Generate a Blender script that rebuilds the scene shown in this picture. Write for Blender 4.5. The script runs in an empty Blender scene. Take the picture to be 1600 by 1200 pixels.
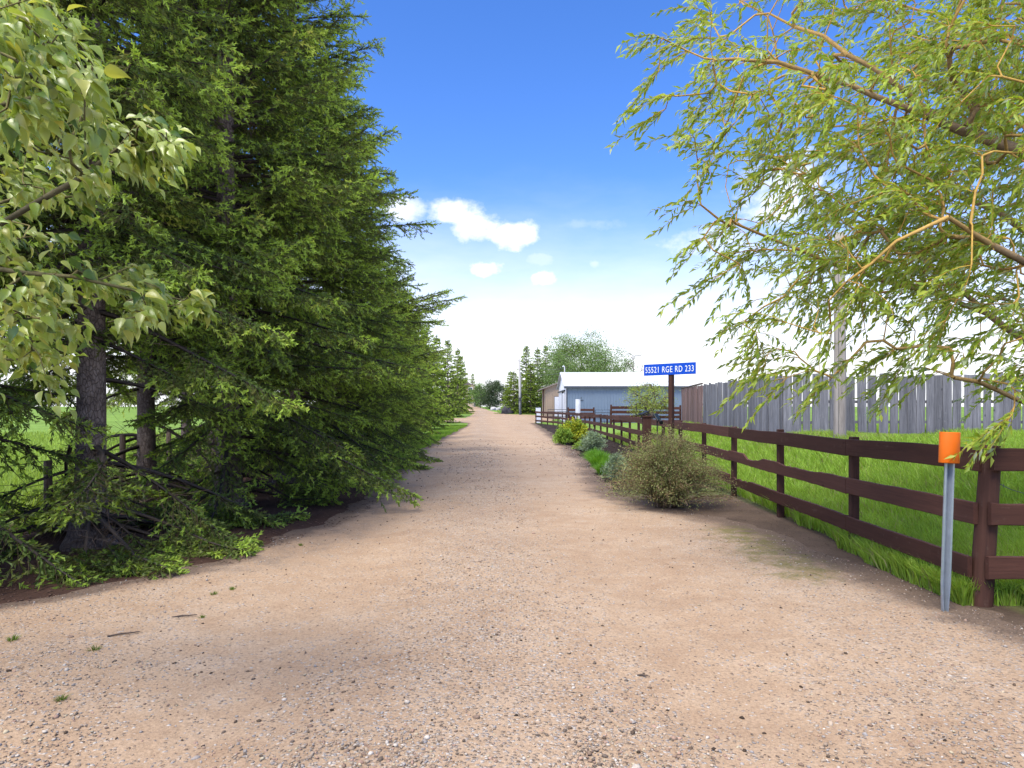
import bpy, math, random
import numpy as np
from mathutils import Vector, Matrix

R_ = math.radians
random.seed(7)
SC = bpy.context.scene
COL = SC.collection
F = 1066.7            # focal length in photo pixels
CAM_H = 1.55
HOR = 638.0

# ------------------------------------------------------------------ camera
cam_d = bpy.data.cameras.new('camera')
cam = bpy.data.objects.new('camera', cam_d)
COL.objects.link(cam)
cam.location = (0, 0, CAM_H)
cam.rotation_euler = (R_(90), 0, 0)
cam_d.lens = 24.0
cam_d.sensor_width = 36.0
cam_d.shift_y = (HOR - 600.0) / 1600.0
cam_d.clip_start = 0.05
cam_d.clip_end = 6000
SC.camera = cam

# ------------------------------------------------------------------ light
SUN_EL, SUN_AZ = R_(57), R_(212)          # azimuth clockwise from +Y
sdir = Vector((math.sin(SUN_AZ) * math.cos(SUN_EL), math.cos(SUN_AZ) * math.cos(SUN_EL), math.sin(SUN_EL)))
sun_d = bpy.data.lights.new('sun', 'SUN')
sun_d.energy = 1.5
sun_d.angle = R_(28)
sun_d.color = (1.0, 0.95, 0.87)
sun = bpy.data.objects.new('sun', sun_d)
COL.objects.link(sun)
sun.rotation_euler = sdir.to_track_quat('Z', 'Y').to_euler()
sun.location = (-20, -30, 60)

SC.view_settings.view_transform = 'Standard'
SC.view_settings.look = 'None'
SC.view_settings.exposure = 1.6
SC.view_settings.gamma = 1.0
SC.view_settings.use_curve_mapping = False
SC.render.engine = 'CYCLES'
SC.cycles.max_bounces = 5
SC.cycles.diffuse_bounces = 3
SC.cycles.glossy_bounces = 2
SC.cycles.transmission_bounces = 3
SC.cycles.transparent_max_bounces = 4
SC.cycles.use_denoising = True
SC.cycles.use_fast_gi = True
SC.cycles.ao_bounces_render = 1
world_light_dist = 6.0

world = bpy.data.worlds.new('World')
SC.world = world
world.use_nodes = True
world.light_settings.distance = world_light_dist


class NT:
    """tiny helper to wire nodes"""
    def __init__(self, tree):
        self.t = tree
        self.n = tree.nodes
        self.l = tree.links

    def node(self, kind, **kw):
        nd = self.n.new(kind)
        for k, v in kw.items():
            setattr(nd, k, v)
        return nd

    def set(self, sock, v):
        if isinstance(v, bpy.types.NodeSocket):
            self.l.new(v, sock)
        else:
            sock.default_value = v

    def math(self, op, a, b=None, c=None, clamp=False):
        nd = self.node('ShaderNodeMath', operation=op, use_clamp=clamp)
        self.set(nd.inputs[0], a)
        if b is not None:
            self.set(nd.inputs[1], b)
        if c is not None:
            self.set(nd.inputs[2], c)
        return nd.outputs[0]

    def vmath(self, op, a, b=None):
        nd = self.node('ShaderNodeVectorMath', operation=op)
        self.set(nd.inputs[0], a)
        if b is not None:
            self.set(nd.inputs[1], b)
        return nd.outputs[1] if op in ('LENGTH', 'DISTANCE', 'DOT_PRODUCT') else nd.outputs[0]

    def smooth(self, v, a, b, lo=0.0, hi=1.0):
        nd = self.node('ShaderNodeMapRange', interpolation_type='SMOOTHSTEP')
        self.set(nd.inputs[0], v)
        nd.inputs[1].default_value = a
        nd.inputs[2].default_value = b
        nd.inputs[3].default_value = lo
        nd.inputs[4].default_value = hi
        return nd.outputs[0]

    def mix(self, f, a, b, mode='MIX'):
        nd = self.node('ShaderNodeMix', data_type='RGBA', blend_type=mode)
        self.set(nd.inputs[0], f)
        self.set(nd.inputs[6], a)
        self.set(nd.inputs[7], b)
        return nd.outputs[2]

    def noise(self, vec, scale, detail=3, rough=0.55, dist=0.0, out=0):
        nd = self.node('ShaderNodeTexNoise')
        if vec is not None:
            self.set(nd.inputs['Vector'], vec)
        nd.inputs['Scale'].default_value = scale
        nd.inputs['Detail'].default_value = detail
        nd.inputs['Roughness'].default_value = rough
        nd.inputs['Distortion'].default_value = dist
        return nd.outputs[out]

    def voronoi(self, vec, scale, feature='F1', out='Distance', rnd=1.0):
        nd = self.node('ShaderNodeTexVoronoi', feature=feature)
        if vec is not None:
            self.set(nd.inputs['Vector'], vec)
        nd.inputs['Scale'].default_value = scale
        nd.inputs['Randomness'].default_value = rnd
        return nd.outputs[out]

    def ramp(self, f, stops):
        nd = self.node('ShaderNodeValToRGB')
        self.set(nd.inputs[0], f)
        e = nd.color_ramp.elements
        while len(e) < len(stops):
            e.new(0.5)
        for i, (p, c) in enumerate(stops):
            e[i].position = p
            e[i].color = (c[0], c[1], c[2], 1.0)
        return nd.outputs[0]


def c4(c):
    return (c[0], c[1], c[2], 1.0)


def build_world():
    t = NT(world.node_tree)
    t.n.clear()
    out = t.node('ShaderNodeOutputWorld')
    bg = t.node('ShaderNodeBackground')
    sky = t.node('ShaderNodeTexSky', sky_type='NISHITA')
    sky.sun_disc = False
    sky.sun_elevation = SUN_EL
    sky.sun_rotation = SUN_AZ
    sky.altitude = 600
    sky.air_density = 1.0
    sky.dust_density = 0.4
    sky.ozone_density = 1.6
    hsv = t.node('ShaderNodeHueSaturation')
    hsv.inputs['Saturation'].default_value = 1.25
    t.l.new(sky.outputs[0], hsv.inputs['Color'])
    tc = t.node('ShaderNodeTexCoord')
    d = tc.outputs['Generated']
    sep = t.node('ShaderNodeSeparateXYZ')
    t.l.new(d, sep.inputs[0])
    z = sep.outputs[2]
    # thin bright veil that thickens towards the horizon
    n1 = t.noise(t.vmath('MULTIPLY', d, (2.2, 2.2, 7.0)), 1.6, 5, 0.6)
    zz = t.math('ADD', z, t.math('MULTIPLY', t.math('SUBTRACT', n1, 0.5), -0.12))
    veil = t.smooth(zz, 0.335, 0.02, 0.0, 0.97)
    # broken bright cloud overhead, out of view, added for neutral fill light
    n2 = t.noise(t.vmath('MULTIPLY', d, (1.0, 1.0, 0.8)), 2.6, 6, 0.58)
    over = t.math('MULTIPLY', t.smooth(z, 0.52, 0.75), t.smooth(n2, 0.40, 0.56))
    veil = t.math('MAXIMUM', veil, over)
    # puffs of cumulus at their directions: (photo px, py, rx, ry)
    nz = t.noise(t.vmath('MULTIPLY', d, (1.0, 1.0, 1.4)), 21.0, 7, 0.62)
    nfine = t.math('MULTIPLY', t.math('SUBTRACT', nz, 0.5), 2.6)
    total = None
    for px, py, rx, ry, k in [(632, 329, 34, 18, .75), (705, 336, 34, 18, 1), (745, 350, 46, 24, 1), (795, 368, 46, 20, 1),
                              (753, 420, 28, 15, 1), (851, 437, 22, 12, .95), (730, 462, 36, 14, .5),
                              (845, 405, 22, 13, .45), (928, 412, 15, 12, .5), (1230, 300, 60, 45, .8), (1130, 380, 90, 26, .55),
                              (905, 350, 60, 12, .25)]:
        v = Vector(((px - 800) / F, 1.0, (HOR - py) / F)).normalized()
        dv = t.vmath('SUBTRACT', d, tuple(v))
        ln = t.vmath('LENGTH', t.vmath('MULTIPLY', dv, (F / rx, F / rx, F / ry)))
        m = t.smooth(t.math('ADD', ln, nfine), 1.45, 0.25, 0.0, k)
        total = m if total is None else t.math('MAXIMUM', total, m)
    cl = t.math('MAXIMUM', total, veil, clamp=True)
    white = (4.5, 4.56, 4.68, 1)
    colr = t.mix(cl, t.mix(1.0, hsv.outputs[0], (.66, .70, .95, 1), 'MULTIPLY'), white)
    t.l.new(colr, bg.inputs[0])
    bg.inputs[1].default_value = 0.1
    t.l.new(bg.outputs[0], out.inputs[0])


build_world()

# ------------------------------------------------------------------ helpers: places
def sm(a, b, x):
    t = np.clip((np.asarray(x, float) - a) / (b - a), 0, 1)
    return t * t * (3 - 2 * t)


def gh(x, y):
    """height of the land"""
    x = np.asarray(x, float)
    y = np.asarray(y, float)
    rise = 0.75 * sm(64, 98, y) + 1.25 * sm(90, 185, y)
    field = 0.66 * sm(4.6, 9.2, x) * sm(2, 14, y) * (1 - sm(42, 56, y))
    left = -0.12 * sm(-4, -7, x) * (1 - sm(30, 60, y))
    return rise + field + left


def at(px, py, d):
    return Vector(((px - 800) / F * d, d, CAM_H + (HOR - py) / F * d))


def gx(px, d):
    return (px - 800) / F * d


# ------------------------------------------------------------------ helpers: meshes
def np_mesh(name, V, Fc, col=None, smooth=False):
    V = np.ascontiguousarray(V, dtype=np.float32)
    Fc = np.ascontiguousarray(Fc, dtype=np.int32)
    me = bpy.data.meshes.new(name)
    n, (m, k) = len(V), Fc.shape
    me.vertices.add(n)
    me.vertices.foreach_set('co', V.ravel())
    me.loops.add(m * k)
    me.loops.foreach_set('vertex_index', Fc.ravel())
    me.polygons.add(m)
    me.polygons.foreach_set('loop_start', np.arange(0, m * k, k, dtype=np.int32))
    if smooth:
        me.polygons.foreach_set('use_smooth', np.ones(m, dtype=bool))
    me.update(calc_edges=True)
    if col is not None:
        a = me.color_attributes.new('tint', 'FLOAT_COLOR', 'POINT')
        c = np.ones((n, 4), np.float32)
        c[:, :3] = col
        a.data.foreach_set('color', c.ravel())
    return me


def obj(name, me, mat, parent=None):
    o = bpy.data.objects.new(name, me)
    COL.objects.link(o)
    if mat is not None and not me.materials:
        me.materials.append(mat)
    if parent is not None:
        o.parent = parent
    return o


def tag(o, label=None, cat=None, group=None, kind=None):
    if label:
        o['label'] = label
    if cat:
        o['category'] = cat
    if group:
        o['group'] = group
    if kind:
        o['kind'] = kind
    return o


def empty(name, loc, label, cat, group=None, rz=0.0):
    o = bpy.data.objects.new(name, None)
    o.empty_display_size = 0.2
    COL.objects.link(o)
    o.location = loc
    o.rotation_euler = (0, 0, rz)
    return tag(o, label, cat, group)


class MB:
    """collects simple solids, then links them as ONE mesh object"""
    def __init__(self):
        self.v, self.f = [], []

    def add(self, V, Fc):
        b = len(self.v)
        self.v += [tuple(p) for p in V]
        self.f += [tuple(i + b for i in q) for q in Fc]
        return self

    def box(self, lo, hi, M=None):
        x0, y0, z0 = lo
        x1, y1, z1 = hi
        V = [(x0, y0, z0), (x1, y0, z0), (x1, y1, z0), (x0, y1, z0), (x0, y0, z1), (x1, y0, z1), (x1, y1, z1), (x0, y1, z1)]
        if M is not None:
            V = [M @ Vector(p) for p in V]
        return self.add(V, [(3, 2, 1, 0), (4, 5, 6, 7), (0, 1, 5, 4), (1, 2, 6, 5), (2, 3, 7, 6), (3, 0, 4, 7)])

    def tube(self, pts, rad, n=8, caps=True):
        pts = [Vector(p) for p in pts]
        if not hasattr(rad, '__len__'):
            rad = [rad] * len(pts)
        V, Fc = [], []
        for i, p in enumerate(pts):
            t = (pts[min(i + 1, len(pts) - 1)] - pts[max(i - 1, 0)]).normalized()
            ref = Vector((1, 0, 0)) if abs(t.x) < 0.8 else Vector((0, 1, 0))
            u = t.cross(ref).normalized()
            w = t.cross(u)
            for k in range(n):
                a = 2 * math.pi * k / n
                V.append(p + (u * math.cos(a) + w * math.sin(a)) * rad[i])
        for i in range(len(pts) - 1):
            for k in range(n):
                a, b = i * n + k, i * n + (k + 1) % n
                Fc.append((a, b, b + n, a + n))
        if caps:
            Fc.append(tuple(range(n))[::-1])
            Fc.append(tuple((len(pts) - 1) * n + k for k in range(n)))
        return self.add(V, Fc)

    def prism(self, poly, axis, a, b):
        """poly: 2D points, extruded along axis 0/1/2 from a to b"""
        n = len(poly)

        def P(p, h):
            q = list(p)
            q.insert(axis, h)
            return tuple(q)
        V = [P(p, a) for p in poly] + [P(p, b) for p in poly]
        Fc = [tuple(range(n))[::-1], tuple(range(n, 2 * n))] + [(i, (i + 1) % n, n + (i + 1) % n, n + i) for i in range(n)]
        return self.add(V, Fc)

    def mesh(self, name, bevel=0.0, smooth=False):
        me = bpy.data.meshes.new(name)
        me.from_pydata([tuple(p) for p in self.v], [], self.f)
        import bmesh
        bm = bmesh.new()
        bm.from_mesh(me)
        bmesh.ops.recalc_face_normals(bm, faces=bm.faces[:])
        if bevel:
            bmesh.ops.bevel(bm, geom=bm.edges[:], offset=bevel, segments=1, affect='EDGES')
        for f in bm.faces:
            f.smooth = smooth
        bm.to_mesh(me)
        bm.free()
        me.update()
        return me

    def build(self, name, mat, parent=None, bevel=0.0, smooth=False):
        return obj(name, self.mesh(name, bevel, smooth), mat, parent)


def unit(A):
    return A / np.maximum(np.linalg.norm(A, axis=-1, keepdims=True), 1e-9)


def frames(D, ref=None):
    """two unit vectors at right angles to each direction"""
    D = unit(D)
    if ref is None:
        ref = np.tile([0.0, 0.0, 1.0], (len(D), 1))
    S = np.cross(D, ref)
    bad = np.linalg.norm(S, axis=1) < 1e-3
    S[bad] = np.cross(D[bad], [1.0, 0.0, 0.0])
    S = unit(S)
    return S, np.cross(S, D)


def stamp(T, TF, P, D, S, N, L, W, col):
    """copy a leaf template (along, side, normal) to many places; returns V, F, C"""
    n, k = len(P), len(T)
    L = np.broadcast_to(L, n)[:, None, None]
    W = np.broadcast_to(W, n)[:, None, None]
    V = P[:, None, :] + T[None, :, 0:1] * L * D[:, None, :] + T[None, :, 1:2] * W * S[:, None, :] + T[None, :, 2:3] * W * N[:, None, :]
    Fc = (np.arange(n) * k)[:, None, None] + TF[None]
    C = np.repeat(col, k, axis=0)
    return V.reshape(-1, 3), Fc.reshape(-1, TF.shape[1]), C


def tubes(P0, P1, R0, R1, k=4):
    n = len(P0)
    S, N = frames(P1 - P0, np.tile([0.31, 0.22, 0.92], (n, 1)))
    a = np.arange(k) * 2 * np.pi / k
    ring = np.cos(a)[None, :, None] * S[:, None, :] + np.sin(a)[None, :, None] * N[:, None, :]
    A = P0[:, None, :] + ring * np.asarray(R0)[:, None, None]
    B = P1[:, None, :] + ring * np.asarray(R1)[:, None, None]
    V = np.concatenate([A, B], axis=1).reshape(-1, 3)
    i = np.arange(k)
    q = np.stack([i, (i + 1) % k, k + (i + 1) % k, k + i], 1)
    Fc = (np.arange(n) * 2 * k)[:, None, None] + q[None]
    return V, Fc.reshape(-1, 4)


def cat(parts):
    """join (V, F, C) lists"""
    Vs, Fs, Cs, b = [], [], [], 0
    for p in parts:
        Vs.append(p[0])
        Fs.append(p[1] + b)
        if len(p) > 2:
            Cs.append(p[2])
        b += len(p[0])
    return np.concatenate(Vs), np.concatenate(Fs), (np.concatenate(Cs) if Cs else None)


# ------------------------------------------------------------------ materials
def new_mat(name):
    m = bpy.data.materials.new(name)
    m.use_nodes = True
    t = NT(m.node_tree)
    p = t.n['Principled BSDF']
    return m, t, p


def bump(t, p, h, dist, strength=1.0):
    b = t.node('ShaderNodeBump')
    b.inputs['Distance'].default_value = dist
    b.inputs['Strength'].default_value = strength
    t.set(b.inputs['Height'], h)
    t.l.new(b.outputs[0], p.inputs['Normal'])
    return b


def m_leaf(name, trans=0.3, rough=0.5, spec=0.35, tscale=(1.25, 1.2, 0.6)):
    m, t, p = new_mat(name)
    at_ = t.node('ShaderNodeAttribute', attribute_name='tint')
    geo = t.node('ShaderNodeNewGeometry')
    nz = t.noise(geo.outputs['Position'], 3.0, 2)
    colr = t.mix(1.0, at_.outputs['Color'], t.ramp(nz, [(0.3, (0.82,) * 3), (0.7, (1.18,) * 3)]), 'MULTIPLY')
    t.l.new(colr, p.inputs['Base Color'])
    p.inputs['Roughness'].default_value = rough
    p.inputs['Specular IOR Level'].default_value = spec
    tr = t.node('ShaderNodeBsdfTranslucent')
    t.l.new(t.mix(1.0, colr, c4(tscale), 'MULTIPLY'), tr.inputs[0])
    mx = t.node('ShaderNodeMixShader')
    mx.inputs[0].default_value = trans
    t.l.new(p.outputs[0], mx.inputs[1])
    t.l.new(tr.outputs[0], mx.inputs[2])
    t.l.new(mx.outputs[0], t.n['Material Output'].inputs[0])
    return m


def m_tint(name, rough=0.85, spec=0.2, amp=0.25, scale=30, bumpd=0.0):
    """colour from the mesh's own tint, with fine grain"""
    m, t, p = new_mat(name)
    at_ = t.node('ShaderNodeAttribute', attribute_name='tint')
    geo = t.node('ShaderNodeNewGeometry')
    nz = t.noise(geo.outputs['Position'], scale, 4, 0.65)
    colr = t.mix(1.0, at_.outputs['Color'], t.ramp(nz, [(0.25, (1 - amp,) * 3), (0.75, (1 + amp,) * 3)]), 'MULTIPLY')
    t.l.new(colr, p.inputs['Base Color'])
    p.inputs['Roughness'].default_value = rough
    p.inputs['Specular IOR Level'].default_value = spec
    if bumpd:
        bump(t, p, nz, bumpd)
    return m


def m_plain(name, colr, rough=0.6, metal=0.0, spec=0.4, var=0.12, scale=6.0, bumpd=0.0, bscale=60.0):
    m, t, p = new_mat(name)
    tc = t.node('ShaderNodeTexCoord')
    nz = t.noise(tc.outputs['Object'], scale, 5, 0.6)
    lo = tuple(c * (1 - var) for c in colr)
    hi = tuple(c * (1 + var) for c in colr)
    t.l.new(t.ramp(nz, [(0.3, lo), (0.7, hi)]), p.inputs['Base Color'])
    p.inputs['Roughness'].default_value = rough
    p.inputs['Metallic'].default_value = metal
    p.inputs['Specular IOR Level'].default_value = spec
    if bumpd:
        bump(t, p, t.noise(tc.outputs['Object'], bscale, 4), bumpd)
    return m


def m_wood(name, cols, axis=0, grain=55, rough=0.75, worn=None, wornamt=0.6, spec=0.3):
    """cols: dark, mid, light of the board; grain runs along the axis"""
    m, t, p = new_mat(name)
    tc = t.node('ShaderNodeTexCoord')
    oi = t.node('ShaderNodeObjectInfo')
    off = t.vmath('MULTIPLY', oi.outputs['Random'], (37.0, 19.0, 53.0))
    v = t.vmath('ADD', tc.outputs['Object'], off)
    sc = [1.0, 1.0, 1.0]
    sc[axis] = 0.045
    vs = t.vmath('MULTIPLY', v, tuple(sc))
    g = t.noise(vs, grain, 4, 0.65, 0.6)
    g2 = t.noise(vs, grain * 0.22, 3, 0.6, 0.4)
    f = t.math('ADD', t.math('MULTIPLY', g, 0.55), t.math('MULTIPLY', g2, 0.45))
    colr = t.ramp(f, [(0.33, cols[0]), (0.5, cols[1]), (0.68, cols[2])])
    # each board a little lighter or darker than its neighbour
    br = t.math('MULTIPLY_ADD', oi.outputs['Random'], 0.5, 0.75)
    bcol = t.node('ShaderNodeCombineColor')
    for i in range(3):
        t.l.new(br, bcol.inputs[i])
    colr = t.mix(1.0, colr, bcol.outputs[0], 'MULTIPLY')
    # knots
    kn = t.voronoi(t.vmath('MULTIPLY', v, tuple(0.5 if i == axis else 1.0 for i in range(3))), 3.2)
    kmask = t.smooth(kn, 0.09, 0.045, 0.0, 0.75)
    colr = t.mix(kmask, colr, c4(tuple(c * 0.45 for c in cols[0])))
    if worn is not None:
        w = t.noise(v, 9.0, 6, 0.7)
        w2 = t.noise(vs, 25.0, 4, 0.7)
        wm = t.smooth(t.math('ADD', t.math('MULTIPLY', w, 0.6), t.math('MULTIPLY', w2, 0.4)), 0.56, 0.68, 0.0, wornamt)
        colr = t.mix(wm, colr, c4(worn))
    t.l.new(colr, p.inputs['Base Color'])
    p.inputs['Roughness'].default_value = rough
    p.inputs['Specular IOR Level'].default_value = spec
    bump(t, p, t.math('SUBTRACT', f, kmask), 0.004, 0.7)
    return m


M = {}
M['spruce'] = m_leaf('spruce_needles', 0.38, 0.55, 0.3)
M['broadleaf'] = m_leaf('willow_leaves', 0.44, 0.42, 0.5)
M['poplar'] = m_leaf('poplar_leaves', 0.42, 0.33, 0.95)
M['shrub'] = m_leaf('shrub_leaves', 0.3, 0.6, 0.25)
M['grass'] = m_leaf('grass_blades', 0.48, 0.5, 0.3, (1.3, 1.25, 0.5))
M['wood_tint'] = m_tint('twig_bark', 0.85, 0.15, 0.3, 40)
M['stone'] = m_tint('pebbles', 0.8, 0.25, 0.22, 120)
M['fence_brown'] = m_wood('brown_stained_board', [(.062, .028, .020), (.088, .038, .026), (.108, .047, .032)], 0, 60, 0.7, (.16, .105, .075), 0.4, .15)
M['post_brown'] = m_wood('brown_stained_post', [(.048, .024, .018), (.072, .033, .023), (.092, .043, .030)], 2, 60, 0.75, (.16, .115, .085), 0.4, .15)
M['board_grey'] = m_wood('weathered_grey_board', [(.095, .095, .097), (.185, .183, .186), (.30, .295, .295)], 2, 45, 0.85, (.38, .37, .355), 0.45, 0.1)
M['board_russet'] = m_wood('faded_russet_board', [(.14, .085, .07), (.20, .125, .105), (.26, .175, .15)], 2, 45, 0.8, (.36, .30, .27), 0.6, 0.2)
M['pole'] = m_wood('weathered_pole', [(.16, .140, .115), (.26, .230, .195), (.36, .325, .28)], 2, 40, 0.85, (.18, .15, .12), 0.3, 0.1)
M['pole_far'] = m_wood('pale_pole', [(.38, .36, .33), (.5, .48, .45), (.6, .58, .55)], 2, 10, 0.85)
M['post_field'] = m_wood('weathered_field_post', [(.07, .05, .038), (.11, .08, .06), (.16, .12, .09)], 2, 50, 0.9)
M['blue_metal'] = m_plain('blue_grey_cladding', (.17, .225, .29), 0.5, 0.0, 0.4, 0.07, 0.6)
M['roof_metal'] = m_plain('pale_metal_roof', (.70, .72, .76), 0.4, 0.0, 0.5, 0.05, 0.5)
M['white_metal'] = m_plain('white_painted_metal', (.72, .73, .76), 0.5, 0.0, 0.4, 0.05, 1.0)
M['trim_dark'] = m_plain('dark_trim', (.05, .06, .07), 0.6)
M['tan_metal'] = m_plain('tan_cladding', (.40, .30, .21), 0.55, 0, .3, .08, .6)
M['roof_tan'] = m_plain('brown_roof_edge', (.22, .18, .15), 0.6)
M['cream'] = m_plain('cream_stucco', (.58, .44, .30), 0.8)
M['shingle'] = m_plain('grey_shingles', (.12, .10, .09), 0.9, 0, .2, .3, 8)
M['glass'] = m_plain('window_glass', (.03, .04, .05), 0.08, 0, .6, .1)
M['steel'] = m_plain('galvanised_steel', (.42, .47, .52), 0.38, 0.55, 0.5, 0.12, 14, 0.0006, 80)
M['orange'] = m_plain('orange_reflective_sheet', (.88, .17, .006), 0.5, 0, 0.3, 0.05, 8)
M['sign_blue'] = m_plain('blue_sign_face', (.003, .068, .47), 0.6, 0, 0.2, 0.05, 3)
M['sign_white'] = m_plain('white_sign_letters', (.82, .84, .84), 0.5, 0, 0.3, 0.03, 3)
M['black_plastic'] = m_plain('black_plastic', (.014, .015, .017), 0.45)
M['solar'] = m_plain('solar_panel', (.012, .022, .03), 0.5, 0, 0.2)
M['wire'] = m_plain('grey_wire', (.16, .16, .16), 0.5, 0.6)
M['gate_steel'] = m_plain('dark_gate_tube', (.06, .065, .075), 0.5, 0.4)
M['white_post'] = m_plain('white_painted_post', (.75, .75, .75), 0.6)
M['boulder'] = m_plain('pale_boulder', (.5, .48, .45), 0.9, 0, .2, .2, 2, .02, 6)
M['boulder_dark'] = m_plain('dark_boulder', (.07, .065, .07), 0.9, 0, .2, .3, 2, .02, 6)


def m_bark(name, cols, sc=1.0):
    m, t, p = new_mat(name)
    tc = t.node('ShaderNodeTexCoord')
    v = tc.outputs['Object']
    vs = t.vmath('MULTIPLY', v, (1, 1, 0.55))
    vo = t.voronoi(vs, 26 * sc, 'DISTANCE_TO_EDGE')
    nz = t.noise(vs, 14 * sc, 6, 0.7)
    big = t.noise(v, 2.5 * sc, 3)
    f = t.math('ADD', t.math('MULTIPLY', nz, 0.7), t.math('MULTIPLY', big, 0.3))
    colr = t.ramp(f, [(0.32, cols[0]), (0.5, cols[1]), (0.68, cols[2])])
    colr = t.mix(t.smooth(vo, 0.10, 0.0, 0.0, 0.6), colr, c4(tuple(c * 0.5 for c in cols[0])))
    t.l.new(colr, p.inputs['Base Color'])
    p.inputs['Roughness'].default_value = 0.9
    p.inputs['Specular IOR Level'].default_value = 0.15
    bump(t, p, t.math('ADD', t.math('MULTIPLY', t.smooth(vo, 0, 0.12), 0.6), nz), 0.018, 0.9)
    return m


M['bark'] = m_bark('spruce_bark', [(.12, .090, .072), (.22, .170, .140), (.34, .275, .23)])
M['bark_willow'] = m_bark('willow_bark', [(.09, .06, .035), (.17, .12, .07), (.25, .19, .12)])


def m_ground():
    m, t, p = new_mat('meadow_and_soil')
    at_ = t.node('ShaderNodeAttribute', attribute_name='tint')
    tc = t.node('ShaderNodeTexCoord')
    v = tc.outputs['Object']
    n1 = t.noise(v, 2.2, 6, 0.65)
    n2 = t.noise(v, 26.0, 5, 0.7)
    n3 = t.noise(v, 0.28, 4, 0.6)
    f = t.math('ADD', t.math('MULTIPLY', n1, 0.35), t.math('ADD', t.math('MULTIPLY', n2, 0.4), t.math('MULTIPLY', n3, 0.25)))
    colr = t.mix(1.0, at_.outputs['Color'], t.ramp(f, [(0.3, (.55, .55, .55)), (0.5, (1, 1, 1)), (0.72, (1.55, 1.5, 1.4))]), 'MULTIPLY')
    t.l.new(colr, p.inputs['Base Color'])
    p.inputs['Roughness'].default_value = 0.95
    p.inputs['Specular IOR Level'].default_value = 0.1
    bump(t, p, n2, 0.03, 0.8)
    return m


def m_road():
    m, t, p = new_mat('gravel_driveway')
    at_ = t.node('ShaderNodeAttribute', attribute_name='tint')      # r: loose gravel, g: edge soil
    sp = t.node('ShaderNodeSeparateColor')
    t.l.new(at_.outputs['Color'], sp.inputs[0])
    tc = t.node('ShaderNodeTexCoord')
    v = tc.outputs['Object']
    big = t.noise(v, 0.55, 5, 0.6)
    mid = t.noise(v, 3.5, 5, 0.65)
    fine = t.noise(v, 60, 4, 0.7)
    speck = t.noise(v, 150, 3, 0.7)
    sand = t.ramp(t.math('ADD', t.math('MULTIPLY', big, 0.5), t.math('MULTIPLY', mid, 0.5)),
                  [(0.33, (.36, .235, .145)), (0.5, (.44, .305, .195)), (0.66, (.50, .37, .255))])
    # pebbles pressed into the surface, two sizes
    w = t.vmath('ADD', v, t.vmath('MULTIPLY', t.noise(v, 30, 2, out=1), (0.02, 0.02, 0.02)))
    pc = t.voronoi(w, 52, 'F1', 'Color')
    pd = t.voronoi(w, 52, 'F1', 'Distance')
    ps = t.node('ShaderNodeSeparateColor')
    t.l.new(pc, ps.inputs[0])
    peb = t.ramp(ps.outputs[0], [(0.0, (.16, .11, .08)), (0.2, (.33, .25, .18)), (0.45, (.46, .34, .24)), (0.62, (.40, .36, .33)), (0.8, (.55, .46, .37)), (1.0, (.62, .58, .52))])
    loose = t.math('ADD', sp.outputs[0], t.math('MULTIPLY', t.math('SUBTRACT', mid, 0.5), 1.6))
    keep = t.math('LESS_THAN', ps.outputs[1], t.math('MULTIPLY_ADD', loose, 0.62, 0.16))
    pm = t.math('MULTIPLY', keep, t.smooth(pd, 0.62, 0.36))
    colr = t.mix(t.math('MULTIPLY', pm, 0.85), sand, peb)
    colr = t.mix(1.0, colr, t.ramp(fine, [(0.28, (.66, .64, .62)), (0.5, (1, 1, 1)), (0.72, (1.25, 1.24, 1.22))]), 'MULTIPLY')
    colr = t.mix(1.0, colr, t.ramp(speck, [(0.30, (.6, .57, .54)), (0.42, (1, 1, 1)), (0.62, (1, 1, 1)), (0.72, (1.3, 1.3, 1.3))]), 'MULTIPLY')
    # dark soil and litter worked in from the verges
    soil = t.ramp(fine, [(0.3, (.085, .058, .042)), (0.7, (.19, .135, .098))])
    sm_ = t.smooth(t.math('ADD', sp.outputs[1], t.math('MULTIPLY', t.math('SUBTRACT', mid, 0.5), 0.9)), 0.25, 0.9)
    colr = t.mix(t.math('MULTIPLY', sm_, 0.9), colr, soil)
    # thin moss where nobody drives
    ms = t.smooth(t.math('ADD', sp.outputs[2], t.math('MULTIPLY', t.math('SUBTRACT', t.noise(v, 5.0, 5, 0.7), 0.5), 1.4)), 0.35, 0.8, 0, 0.75)
    colr = t.mix(ms, colr, (.17, .155, .035, 1))
    t.l.new(colr, p.inputs['Base Color'])
    p.inputs['Roughness'].default_value = 0.92
    p.inputs['Specular IOR Level'].default_value = 0.15
    hgt = t.math('ADD', t.math('MULTIPLY', t.math('MULTIPLY', pm, t.smooth(pd, 0.6, 0.1)), 0.8), t.math('ADD', t.math('MULTIPLY', fine, 0.5), t.math('MULTIPLY', mid, 0.8)))
    bump(t, p, hgt, 0.014, 0.8)
    return m


M['ground'] = m_ground()
M['road'] = m_road()

# ------------------------------------------------------------------ land
rg = np.random.default_rng(11)


def vnoise(x, y, scale, seed=0):
    """cheap smooth value noise"""
    x = np.asarray(x, float) * scale
    y = np.asarray(y, float) * scale
    xi, yi = np.floor(x), np.floor(y)
    fx, fy = x - xi, y - yi
    fx, fy = fx * fx * (3 - 2 * fx), fy * fy * (3 - 2 * fy)

    def h(a, b):
        s = np.sin(a * 127.1 + b * 311.7 + seed * 74.7) * 43758.5453
        return s - np.floor(s)
    return (h(xi, yi) * (1 - fx) + h(xi + 1, yi) * fx) * (1 - fy) + (h(xi, yi + 1) * (1 - fx) + h(xi + 1, yi + 1) * fx) * fy


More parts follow.
